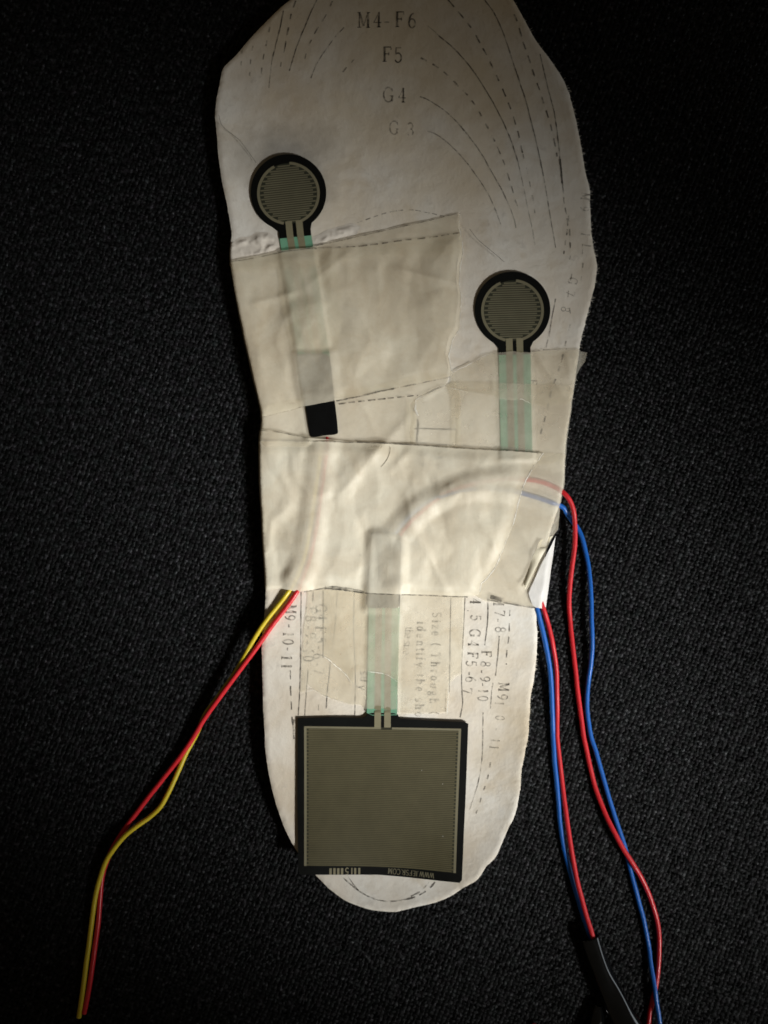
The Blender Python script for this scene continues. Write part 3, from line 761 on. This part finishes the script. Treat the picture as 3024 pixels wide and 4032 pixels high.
def joint(root, Q, z0=.24):
    """flat black heat-shrink sleeve over the solder joint"""
    ol = resample(catmull(np.vstack([(Q[i]*.93+Q[(i+1) % 4]*.07, Q[i]*.5+Q[(i+1) % 4]*.5, Q[i]*.07+Q[(i+1) % 4]*.93) for i in range(4)]).reshape(-1, 2), True, 4), .4, True)
    c = Q.mean(0)
    ax = (Q[2]+Q[3]-Q[0]-Q[1])/2; ax /= np.linalg.norm(ax); px = np.array([-ax[1], ax[0]])
    hw = np.linalg.norm(Q[1]-Q[0])/2
    def z(P):
        s = np.abs((P-c)@px)/hw
        return float(hz(c[None])[0])+z0+.34+.38*np.sqrt(np.clip(1-np.clip(s, 0, 1)**4, 0, 1))+.05*fbm(P[:, 0], P[:, 1], 2.2, 12, 2)
    return sheet('heat_shrink_sleeve', ol, z, .5, SHRINK, root, thick=.55)

round_sensor((1136, 760), 6.0, 'left', 'left', 9, 'round black pressure sensor nearest the insole left edge, standing alone near the toes', 'left', .45)
round_sensor((2017, 1221), 1.6, 'right', 'right', 4, 'round black pressure sensor beside the insole right edge, above a green striped tail', 'right', .4)

# square sensor
sq = empty('pressure_sensor', (1508, 3140), 4, 'large square black-framed pressure sensor on the heel', 'sensor', 'thin film pressure sensors taped to the insole')
SQ_OUT = [(1173, 2826), (1300, 2822), (1440, 2826), (1446, 2806), (1564, 2806), (1572, 2828), (1700, 2836), (1843, 2842), (1832, 3140), (1816, 3465), (1650, 3454), (1489, 3440), (1330, 3436), (1178, 3430), (1172, 3140)]
SQC = L([(1508, 3140)])[0]
def zsq(P):
    x = (P[:, 0]-SQC[0]); y = (P[:, 1]-SQC[1])
    bl = np.hypot(x+20.6, y+17.8); br = np.hypot(x-18.9, y+20)
    return 4.62+.0006*(x-2)**2+1.3*np.exp(-(bl/14)**2)+1.2*np.exp(-(br/9)**2)+.08*np.sin(y*.12+1)
sqback = sheet('backing_film', resample(L(SQ_OUT), 1.2, True), zsq, 2.0, BLACKF, sq, thick=.25)
QI = np.array([(1199, 2857), (1814, 2867), (1792, 3427), (1201, 3397)], float)
def qi(s, t):
    s = np.asarray(s, float); t = np.asarray(t, float)
    bow = 10*np.sin(np.pi*s)*t          # the lower edge bows upwards
    p = ((QI[0][None]*(1-s)[:, None]+QI[1][None]*s[:, None])*(1-t)[:, None]+(QI[3][None]*(1-s)[:, None]+QI[2][None]*s[:, None])*t[:, None])
    return p-np.stack([0*s, bow*.25], 1)
LN = np.linspace(0, 1, 25)
ring = np.vstack([qi(LN, 0*LN), qi(0*LN[1:]+1, LN[1:]), qi(1-LN[1:], 0*LN[1:]+1), qi(0*LN[1:-1], 1-LN[1:-1])])
sqfilm = sheet('sensing_film', L(ring), lambda P: zsq(P)+.012, 2.0, INNER_SQ, sq)
def ribq(name, P, w, mat, dz, par=None):
    V = []; F = []; ribbon_data(P, w/PXMM, zsq, dz, V, F); return new_mesh(name, V, F, mat, par or sqfilm, False)
ribq('bus_bar', L(qi(0*LN+.007, LN)), 9.5, TRACE_HI, .03); ribq('bus_bar', L(qi(0*LN+.993, LN)), 9.5, TRACE_HI, .03)
ribq('bus_bar', L(qi(LN*.49, 0*LN+.006)), 8, TRACE_HI, .031); ribq('bus_bar', L(qi(.56+LN*.44, 0*LN+.006)), 8, TRACE_HI, .031)
N = 76
for k in range(N):
    t = .022+.970*k/(N-1)
    a, b = (.010, .972) if k % 2 else (.028, .990)
    s = np.linspace(a, b, 22)
    ribq('trace_finger', L(qi(s, 0*s+t)), 4.9, TRACE_SQ, .026)
F_TAILS = F_TAIL['square']
ztail = lambda P: np.where(P[:, 1] < L([(0, 2800)])[0, 1], zsq(P)+.0, np.minimum(zsq(P), hz(P)+.24+.2*smooth((L([(0, 2740)])[0, 1]-P[:, 1])/4)))
sqtail = sheet('tail', resample(F_TAILS, 2.0, True), lambda P: ztail(P)+.02, 2.0, GREEN, sq, thick=.14)
for x0, x1 in ((1487, 1492), (1525.5, 1530)):
    P = resample(L([(x1, 2385), (x0+1, 2700), (x0, 2862)]), .6); V = []; F = []
    ribbon_data(P, 25/PXMM, ztail, .06, V, F); new_mesh('lead_trace', V, F, LEAD, sqtail, False)
joint(sq, F_CON['square'])
# printed bars and lettering at the lower border
for x, y, w in ((1303, 3422, 9), (1318, 3422, 9), (1333, 3423, 9), (1348, 3423, 9), (1386, 3423, 5), (1399, 3424, 8), (1415, 3424, 8)):
    ribq('printed_bar', L([(x, y-13), (x, y), (x, y+13)]), w, LEAD, .03, sqback)
glyphs('printed_digit', [('5', 1367, 3423, 26)], LEAD, 180, sqback, zsq, .03, weight=1.5)
glyphs('printed_address', textrun('WWW.IEFSR.COM', 1708, 3441, 1527, 3425, 21), TRACE, 184, sqback, zsq, .03, weight=1.25)
for x, y in ((1742, 3083), (1660, 3030), (1743, 3288)):
    p = L([(x, y)])[0]; z = float(zsq(p[None])[0])+.03
    v = [(p[0]+.11*math.cos(a)*random.uniform(.6, 1.2), p[1]+.16*math.sin(a)*random.uniform(.6, 1.2), z) for a in np.linspace(0, 5.4, 6)]+[(p[0], p[1], z+.08)]
    new_mesh('dust_speck', v, [(i, (i+1) % 6, 6) for i in range(6)], DUST, sq)
p = L([(2098, 1138)])[0]

# ------------------------------------------------------------------ tapes
def tape(outline, layer, mat, label, rough=(.10, 1.6), step=.55, con=('left', 'square'), wires=True, name='masking_tape', scrap=0, tab=False):
    ol = roughen(resample(L(outline), .45, True), rough[0], rough[1], int(layer)+len(outline))
    eo = resample(ol, 1.5, True); am = 1.0 if layer >= 5 else .50
    zf = lambda P: zG_(P, con, wires, True, eo, am)+.07*layer+.025
    if scrap:   # lumpy peeled paper, stuck down along its rim
        zf = lambda P: hz_wrap(P)+.06+smooth(dist_line(P, eo, True)/1.4)*(.10+scrap*np.clip(.5+.8*crumple(P[:, 0], P[:, 1], 2.2, 1.9, 33)+.5*crumple(P[:, 0], P[:, 1], 1.1, 1.0, 37), 0, 2))
    if tab:     # stands off the insole over the two wires below it, rolling down at the outer side
        zf = lambda P: 5.0+.22*crumple(P[:, 0], P[:, 1], 5, 7, 44)+.12*fbm(P[:, 0], P[:, 1], 3, 46, 2)-2.6*smooth((-signed(P)-.6)/2.2)
    o = sheet(name, ol, zf, step, mat)
    tag(o, label, 'tape', 'strips of masking tape')
    return o, zf
def torn_edge(par, zf, px, w=5, seed=1):
    p = roughen(resample(L(px), .3), .16, 1.0, seed); V = []; F = []
    ww = .62*w/PXMM*np.clip(.75+1.1*fbm(p[:, 0], p[:, 1], .9, seed, 2), .12, 2)
    ribbon_data(p, ww, zf, .09, V, F, True); new_mesh('torn_edge', V, F, TORN, par)
def grime(par, zf, px, w=4.5, mat=None, dash=None):
    pline('grimy_edge', px, mat or INK, w, dash, par, zf, .04, False, .5)

# short strips low in the pile first
T2, z2 = tape([(1024, 1600), (1300, 1550), (1500, 1510), (1700, 1468), (1766, 1474), (1760, 1512), (1702, 1540), (1642, 1568), (1634, 1600), (1640, 1655), (1632, 1700), (1640, 1780), (1300, 1780), (1018, 1770), (1022, 1700)],
 1, TAPE_E, 'narrow crumpled masking tape band around the bare black sleeve, left half', con=(), wires=False)
grime(T2, z2, zC([(480, 322), (560, 312), (640, 303), (740, 293), (825, 285)]), 5, INK, (26, 12))
T2b, z2b = tape([(1600, 1580), (1640, 1568), (1700, 1538), (1752, 1516), (1790, 1500), (1815, 1560), (1812, 1700), (1810, 1800), (1600, 1790)],
 1.5, TAPE_C, 'wrinkled masking tape patch over the small printed label box', (.10, 1.3), con=(), wires=False)
torn_edge(T2b, z2b, [(1637, 1574), (1700, 1541), (1752, 1518)], 5, 11)
torn_edge(T2b, z2b, [(1637, 1574), (1634, 1612), (1648, 1640)], 8, 12)
T7, z7 = tape([(1755, 1518), (1790, 1505), (1960, 1510), (2240, 1520), (2262, 1545), (2250, 1650), (2238, 1800), (2160, 1830), (1800, 1815), (1775, 1760), (1778, 1640), (1772, 1560)],
 2, TAPE_C, 'masking tape over the faded lower green tail, beside the right edge', con=('left', 'square'))
T6, z6 = tape([(1777, 1469), (1854, 1433), (1890, 1410), (1927, 1396), (1952, 1390), (2020, 1386), (2082, 1390), (2128, 1381), (2218, 1378), (2288, 1376), (2322, 1381), (2314, 1415), (2290, 1450), (2276, 1470),
  (2262, 1545), (2240, 1590), (2150, 1602), (2086, 1590), (2050, 1572), (1999, 1575), (1967, 1571), (1912, 1557), (1833, 1543), (1771, 1528)],
 3, TAPE_C, 'torn see-through masking tape over the green striped tail of the right sensor', (.22, 1.4), con=('left', 'square'))
torn_edge(T6, z6, [(1777, 1469), (1854, 1433), (1890, 1410), (1927, 1396)], 4, 3)
torn_edge(T6, z6, [(1771, 1528), (1833, 1543), (1912, 1557), (1967, 1571), (1999, 1575), (2050, 1572), (2086, 1590)], 3, 4)
grime(T6, z6, [(2092, 1386), (2130, 1379), (2180, 1376), (2230, 1377)], 5, INK_M, (30, 14))

T8a, z8a = tape([(1215, 2310), (1570, 2310), (1572, 2560), (1566, 2700), (1562, 2802), (1500, 2806), (1446, 2800), (1422, 2775), (1386, 2775), (1341, 2762), (1283, 2744), (1235, 2714), (1212, 2690), (1208, 2722), (1187, 2727), (1189, 2600), (1199, 2461)],
 1, TAPE_C, 'yellowed masking tape below the main band, left of the heel tail', (.14, 1.4), con=('square',), wires=False)
T8b, z8b = tape([(1273, 2315), (1830, 2325), (1824, 2560), (1818, 2655), (1790, 2664), (1772, 2690), (1768, 2740), (1761, 2806), (1640, 2812), (1568, 2808), (1566, 2720), (1566, 2680), (1545, 2668), (1524, 2656), (1500, 2650), (1446, 2642),
  (1434, 2640), (1401, 2642), (1390, 2692), (1356, 2650), (1318, 2618), (1300, 2600), (1274, 2582)],
 2, TAPE_C, 'yellowed masking tape across the heel tail and the printed note', (.12, 1.3), con=('square',), wires=False)
torn_edge(T8b, z8b, [(1274, 2582), (1300, 2600), (1318, 2618), (1356, 2650), (1390, 2692)], 4.5, 7)
torn_edge(T8b, z8b, [(1446, 2642), (1500, 2650), (1524, 2656), (1545, 2668), (1564, 2682)], 3, 8)
torn_edge(T8b, z8b, [(1764, 2720), (1762, 2770), (1759, 2808)], 6, 9)
torn_edge(T8a, z8a, [(1208, 2722), (1235, 2714), (1283, 2744), (1341, 2762)], 3, 6)

T4, z4 = tape([(1900, 1775), (2139, 1783), (2232, 1790), (2230, 1850), (2226, 1912), (2216, 1990), (2210, 2046), (2206, 2086), (2188, 2112), (2130, 2215), (2072, 2325), (2096, 2384), (2110, 2392), (1914, 2368), (1860, 2340), (1850, 2100)],
 3, TAPE_E, 'masking tape wrapped over the right edge where the red and blue wires come out', (.10, 1.4))
T5, z5 = tape([(2188, 2110), (2178, 2200), (2166, 2300), (2153, 2399), (2105, 2390), (2094, 2380), (2078, 2335), (2130, 2218)], 2, TAPE_D,
 'white creased tape end above the inner blue and red wires', (.06, 1.0), tab=True)
grime(T4, z4, zD([(1235, 205), (1330, 222), (1430, 240), (1530, 250)]), 5.5, INK)
grime(T4, z4, zD([(1250, 190), (1310, 205)]), 16, INK_T)
# the curled corner of that tape
cc = L(zN([(684, 1530), (600, 1640), (520, 1790), (440, 1952)]), 5.2); ce = L(zN([(560, 1560), (500, 1690), (455, 1820), (425, 1900)]), 5.2)
V = []; F = []
ra, rb = resample(cc, .5), resample(ce, .5); n_ = min(len(ra), len(rb)); ra = resample(cc, np.sum(np.linalg.norm(np.diff(cc, axis=0), axis=1))/(n_-1)); rb = resample(ce, np.sum(np.linalg.norm(np.diff(ce, axis=0), axis=1))/(n_-1))
m_ = min(len(ra), len(rb)); za = zG_(ra[:m_])+.55; zb = zG_(rb[:m_])+.30
for i in range(m_):
    for j in range(5):
        t = j/4; pt = ra[i]*(1-t)+rb[i]*t
        V.append((pt[0], pt[1], za[i]*(1-t)+zb[i]*t+.6*math.sin(math.pi*(.25+.75*t))*(.4+.6*i/m_)-.4))
for i in range(m_-1):
    for j in range(4): F.append((i*5+j, i*5+j+1, i*5+j+6, i*5+j+5))
new_mesh('curled_corner', V, F, mat_tape('masking_tape_curl', (.80, .75, .60), (.76, .69, .53), .97), T4)

T0, z0 = tape([(903, 968), (930, 944), (956, 932), (989, 931), (1007, 914), (1060, 914), (1096, 945), (1100, 990), (1000, 1020), (903, 1044)],
 2, SCRAP, 'crumpled torn paper scrap left of the left sensor neck', (.22, 1.2), step=.3, scrap=.42)
T0b, z0b = tape([(1232, 935), (1290, 905), (1380, 878), (1425, 890), (1400, 925), (1300, 955), (1236, 985)],
 2, SCRAP, 'small puckered paper scrap right of the left sensor neck', (.22, 1.2), step=.3, scrap=.34)
T9, z9 = tape([(1085, 1000), (1240, 985), (1330, 1000), (1345, 1200), (1330, 1385), (1230, 1392), (1150, 1390), (1110, 1200)],
 3, TAPE_A, 'inner tape layer showing faintly over the left green tail', (.2, 1.4), con=('left',), wires=False)
T1a, z1a = tape([(902, 1036), (1000, 1012), (1200, 985), (1270, 960), (1400, 930), (1523, 905), (1650, 874), (1813, 842), (1812, 880), (1822, 1001), (1500, 1010), (1200, 1060), (920, 1075)],
 4, TAPE_E, 'top edge strip of masking tape slanting up under the left round sensor', (.06, 1.2), con=('left',), wires=False)
grime(T1a, z1a, zB([(430, 492), (520, 474), (640, 447), (760, 420), (900, 388), (1050, 354)]), 4.4, INK_M)
T1, z1 = tape([(904, 1034), (960, 1020), (1100, 992), (1228, 978), (1350, 982), (1523, 960), (1650, 938), (1812, 920), (1822, 1001), (1812, 1060), (1808, 1117), (1817, 1175), (1812, 1240), (1808, 1300), (1784, 1339), (1766, 1406), (1772, 1440), (1779, 1466), (1772, 1485),
  (1623, 1517), (1479, 1546), (1343, 1576), (1198, 1603), (1030, 1645), (1020, 1600), (985, 1458), (940, 1258)],
 5, TAPE_A, 'widest masking tape band, just below the left round sensor, with a torn right end', (.05, 1.4), con=('left',), wires=False)
torn_edge(T1, z1, [(1813, 846), (1806, 900), (1818, 960), (1822, 1001), (1812, 1060), (1808, 1117), (1817, 1175), (1812, 1240), (1808, 1300), (1784, 1339), (1766, 1406), (1779, 1466)], 5, 2)
grime(T1, z1, zB([(110, 556), (200, 540), (320, 515), (440, 500)]), 4, INK_T)
grime(T1, z1, zB([(440, 500), (540, 494), (640, 490), (750, 475), (850, 461), (950, 450), (1045, 436)]), 5, INK_M, (30, 16))
grime(T1, z1, zC([(150, 381), (240, 358), (330, 335)]), 4, INK_M)
grime(T1, z1, zC([(470, 311), (490, 306), (560, 292), (640, 272), (720, 256)]), 6.5, INK)
grime(T1, z1, zC([(720, 256), (800, 240), (880, 223), (965, 205)]), 5, INK_M)

T3u, z3u = tape([(1016, 1692), (1110, 1700), (1216, 1726), (1400, 1740), (1640, 1748), (1640, 1800), (1016, 1790)], 6, TAPE_E,
 'thin masking tape edge peeking out above the main middle band', (.05, 1.2), con=('left',), wires=False)
grime(T3u, z3u, zC([(130, 436), (230, 447), (350, 472)]), 4, INK_T)
T3, z3 = tape([(1016, 1734), (1170, 1738), (1334, 1741), (1533, 1749), (1637, 1753), (1804, 1766), (1985, 1775), (2138, 1784), (2110, 1822), (2084, 1861), (2053, 1924), (2040, 1970), (2030, 2023), (2017, 2069), (1976, 2168), (1940, 2249), (1895, 2296), (1884, 2340),
  (1840, 2349), (1714, 2344), (1578, 2340), (1424, 2334), (1280, 2318), (1171, 2328), (1110, 2316), (1044, 2322), (1034, 2150), (1017, 1900)],
 7, TAPE_B, 'main middle masking tape band covering the wires across the arch', (.045, 1.4))
torn_edge(T3, z3, [(2138, 1784), (2110, 1822), (2084, 1861), (2053, 1924), (2040, 1970), (2030, 2023), (2017, 2069), (1976, 2168), (1940, 2249), (1895, 2296), (1886, 2330)], 5, 5)
grime(T3, z3, zC([(130, 482), (300, 484), (480, 488), (640, 493), (815, 501), (1000, 515), (1200, 526), (1365, 535)]), 4.2, INK_M)
grime(T3, z3, zC([(560, 488), (700, 494), (815, 500)]), 5.5, INK_T)
grime(T3, z3, zC([(330, 1138), (420, 1122), (500, 1130), (580, 1143), (750, 1149), (900, 1155), (1040, 1161)]), 4.6, INK)
grime(T3, z3, zC([(420, 1120), (470, 1122), (540, 1132), (590, 1142)]), 14, INK_T)

# loose hairs
def hair(px, label, z=.12):
    p = resample(catmull(L(px), n=8), .5); zz = np.maximum(zG_(p)+.6, hz(p)+z)
    o = tube('hair', np.column_stack([p, zz]), .045, HAIR, None, 5)
    tag(o, label, 'hair', 'loose hairs on the insole')
hair(zA([(68, 480), (80, 520), (110, 548), (150, 580), (190, 630), (218, 670)]), 'fine hair lying left of the left round sensor')
hair(zM([(0, 1352), (40, 1310), (75, 1255), (95, 1200), (104, 1140)]), 'short curved hair on the middle of the main tape band')
hair(zB([(1085, 425), (1120, 470), (1170, 515), (1225, 560)]), 'faint hair reaching towards the right round sensor')

# ------------------------------------------------------------------ wires
RW = .60
def wire(parts, label, mat, group, end=False):
    """parts: list of (photo points, height function index->z mm)"""
    P = []
    for pts, zs in parts:
        for i, ((x, y), z) in enumerate(zip(pts, zs)):
            if y > 2895 and any(q[1] < y-1 for q in pts[i+1:]): continue      # overlap of two traced stretches
            a = L([(x, y)], z)[0]; P.append((a[0], a[1], z))
    P = resample(catmull(np.array(P), n=8), .7)
    P[:, 0] += .14*fbm(P[:, 1], P[:, 0], 9, len(label), 2); P[:, 1] += .14*fbm(P[:, 0], P[:, 1], 9, len(label)+4, 2)
    o = tube('wire', P, RW, mat, None, 14); tag(o, label, 'wire', group)
    if end:
        d = P[-1]-P[-2]; d /= np.linalg.norm(d)
        tube('copper_core', [P[-1]-d*.3, P[-1]+d*.02, P[-1]+d*.12], .28, COPPER, o, 8)
    return o
ZL = CLOTH_TOP+RW
def prof(n, z0, z1, k): return [z0+(z1-z0)*float(smooth(np.array([i/k]))[0]) for i in range(n)]
ins = lambda pts: [float(v) for v in hz_wrap(L(pts))+.06+.08*np.linspace(0, 1, len(pts))**6]
Yp = zF([(1085, 215), (1010, 310), (940, 425), (870, 550), (800, 650), (735, 740), (690, 840), (640, 930), (600, 1020), (555, 1120), (520, 1180), (470, 1228), (410, 1270), (350, 1320), (300, 1380), (262, 1440), (235, 1520), (212, 1610), (195, 1720), (182, 1830), (165, 1950), (150, 2060), (140, 2130), (133, 2180)])
Yz = [4.75, 4.6, 3.9, 2.9, 2.0, 1.2, ZL, ZL, ZL, ZL, ZL, ZL+.2, ZL+.9, ZL+1.35, ZL+1.45, ZL+1.4, ZL+1.2, ZL+1.0, ZL+.7, ZL+.5, ZL+.4, ZL+.3, ZL+.2, ZL+.2]
wire([(W_LY, ins(W_LY)), (zF([(1128, 158)]), [4.85]), (Yp, Yz)], 'yellow wire running from the tape to the lower left of the cloth', WYEL, 'thin insulated wires', True)
Rp = zF([(1120, 230), (1050, 320), (980, 420), (900, 530), (810, 650), (740, 745), (670, 860), (600, 960), (520, 1060), (440, 1165), (370, 1260), (310, 1350), (270, 1430), (246, 1510), (235, 1600), (225, 1720), (210, 1830), (195, 1950), (180, 2050), (166, 2120), (157, 2160)])
Rz = [4.85, 4.7, 4.4, 3.9, 3.2, 2.55, 2.0, 1.5, 1.2, ZL, ZL, ZL, ZL, ZL, ZL, ZL, ZL, ZL, ZL, ZL, ZL]
wire([(W_LR, ins(W_LR)), (zF([(1170, 158)]), [4.9]), (Rp, Rz)], 'red wire paired with the yellow wire at lower left', WRED, 'thin insulated wires', True)

r1a = zG([(415, 268), (455, 320), (480, 390), (487, 470), (487, 560), (478, 680), (462, 800), (448, 930), (443, 1060), (450, 1180), (463, 1300), (478, 1430), (492, 1560), (505, 1680), (520, 1800), (537, 1950), (555, 2080)])
r1b = zH([(580, 0), (600, 90), (630, 220), (665, 370), (710, 500), (760, 620), (820, 740), (885, 860), (950, 960), (1010, 1060), (1060, 1160), (1105, 1270), (1140, 1380), (1160, 1490), (1165, 1600), (1160, 1720), (1150, 1830), (1135, 1930), (1110, 2040), (1090, 2130), (1080, 2230), (1075, 2330)])
r1z = [4.6, 4.2, 3.6, 3.0, 2.6, 2.2, 1.9, 1.6, 1.3]+[ZL]*8+[ZL]*4+[ZL+.4, ZL+.9, ZL+1.4, ZL+1.5, ZL+1.4, ZL+1.0, ZL+.6, ZL+.3]+[ZL]*10
wire([(W_RR, ins(W_RR)), (r1a+r1b, r1z)], 'red wire looping out of the right edge, outer pair', WRED, 'thin insulated wires')
b1a = zG([(400, 362), (430, 410), (470, 470), (510, 522), (540, 590), (565, 690), (585, 800), (598, 920), (605, 1050), (608, 1180), (612, 1300), (612, 1400), (600, 1520), (585, 1620), (575, 1720), (575, 1830), (585, 1930), (605, 2040), (630, 2150)])
b1b = zH([(640, 10), (670, 100), (700, 210), (735, 340), (775, 470), (820, 610), (860, 730), (895, 840), (925, 960), (955, 1080), (980, 1170), (1010, 1290), (1040, 1400), (1065, 1510), (1085, 1620), (1100, 1740), (1115, 1850), (1130, 1950), (1145, 2060), (1160, 2160), (1168, 2260), (1175, 2340)])
b1z = [2.6, 1.7, 1.2, ZL, ZL, ZL, 1.2, 1.6, 1.9, 2.0, 1.9, 1.6, 1.2]+[ZL]*6+[ZL]*15+[ZL+.4, ZL+.9, ZL+1.35, ZL+1.4, ZL+1.4, ZL+1.3, ZL+1.2]
wire([(W_RB, ins(W_RB)), (b1a+b1b, b1z)], 'blue wire of the outer pair, bowing farthest to the right', WBLUE, 'thin insulated wires')
b2 = [(2098, 2340)]+zG([(212, 1105), (235, 1200), (265, 1320), (290, 1440), (307, 1560), (315, 1700), (320, 1850), (325, 2000), (335, 2130)])+zH([(345, 0), (355, 120), (372, 300), (390, 500), (405, 680), (420, 800), (445, 920), (470, 1010), (500, 1120), (535, 1240), (575, 1370), (615, 1490), (650, 1590), (700, 1720)])
b2z = [4.15, 3.95, 3.5, 3.0, 2.5, 2.0, 1.6, 1.3, ZL, ZL]+[ZL]*9+[ZL, ZL, ZL+.1, ZL+.2, 1.5]
wire([(b2, b2z[:len(b2)])], 'blue wire of the inner pair hugging the heel edge', WBLUE, 'thin insulated wires')
r2 = [(2120, 2345)]+zG([(258, 1108), (285, 1200), (318, 1330), (342, 1450), (352, 1560), (355, 1700), (358, 1850), (360, 2000), (365, 2130)])+zH([(380, 0), (392, 150), (410, 320), (430, 480), (460, 680), (485, 850), (510, 1000), (535, 1130), (570, 1260), (605, 1390), (635, 1480), (662, 1560), (710, 1680)])
r2z = [4.05, 3.75, 3.2, 2.8, 2.2, 1.7, 1.3, ZL, ZL, ZL]+[ZL]*3+[ZL+.3, ZL+.8, ZL+1.2, ZL+1.4, ZL+1.6, ZL+1.8, ZL+2.0, ZL+2.2, ZL+2.3, ZL+2.3]
wire([(r2, r2z[:len(r2)])], 'red wire of the inner pair ending in the black tube', WRED, 'thin insulated wires')

# ------------------------------------------------------------------ black tubes and the wire tip at the bottom edge
def shrink_tube(path, rads, label, flat=.8):
    P = []
    for x, y, z in path:
        a = L([(x, y)], z)[0]; P.append((a[0], a[1], z))
    P = np.array(P); s = np.linspace(0, 1, len(P)); C = catmull(P, n=10); R = np.interp(np.linspace(0, 1, len(C)), s, rads)
    t = np.gradient(C, axis=0); t /= np.linalg.norm(t, axis=1)[:, None]
    seg = 26; V = []; F = []; n = len(C)
    def rings(rr, idx):
        for i in idx:
            sd = np.cross(t[i], (0, 0, 1)); sd /= np.linalg.norm(sd); u = np.cross(sd, t[i])
            for k in range(seg):
                a = 2*math.pi*k/seg
                wob = 1+.03*math.sin(3*a+i*.21)+.02*math.sin(5*a-i*.13)
                V.append(C[i]+rr[i]*wob*(math.cos(a)*sd+math.sin(a)*flat*u))
    rings(R, range(n)); m = n
    rings(R*.80, range(n))
    for i in range(n-1):
        for k in range(seg):
            k2 = (k+1) % seg
            F.append((i*seg+k, (i+1)*seg+k, (i+1)*seg+k2, i*seg+k2))
            j = i+m; F.append((j*seg+k, j*seg+k2, (j+1)*seg+k2, (j+1)*seg+k))
    for k in range(seg):
        k2 = (k+1) % seg
        F.append((k, k2, m*seg+k2, m*seg+k)); F.append(((n-1)*seg+k, (m+n-1)*seg+k, (m+n-1)*seg+k2, (n-1)*seg+k2))
    o = new_mesh('heat_shrink_tube', V, F, SHRINK); tag(o, label, 'tube', 'black heat shrink tubes')
    return o
shrink_tube([(2322, 3690, 2.6), (2350, 3770, 2.7), (2380, 3850, 2.9), (2412, 3920, 3.2), (2445, 3985, 3.6), (2480, 4050, 4.2), (2520, 4130, 4.6)], [2.25, 2.4, 2.6, 2.8, 3.0, 3.1, 3.2], 'glossy black tube holding the inner red wire, bottom right')
shrink_tube([(2356, 3958, 1.9), (2352, 4010, 2.0), (2340, 4070, 2.1), (2320, 4150, 2.1)], [.9, 1.7, 2.1, 2.2], 'second dark tube end partly under the glossy tube at the bottom edge', .85)
wire([([(2106, 4034), (2103, 4060), (2096, 4110), (2080, 4160)], [1.3, 1.0, ZL, ZL])], 'red wire tip just entering at the bottom edge', WRED, 'thin insulated wires')

# move every empty to the base of its thing without moving its parts
bpy.context.view_layer.update()
for nm in EMP:
    e = bpy.data.objects[nm]
    c = [ch for ch in COL.objects if ch.parent is e]
    pts = [Vector(b) for ch in c for b in ch.bound_box]
    lo = Vector((min(p[i] for p in pts) for i in range(3))); hi = Vector((max(p[i] for p in pts) for i in range(3)))
    base = Vector(((lo.x+hi.x)/2, (lo.y+hi.y)/2, lo.z)); e.location = base
    for ch in c: ch.location = ch.location-base
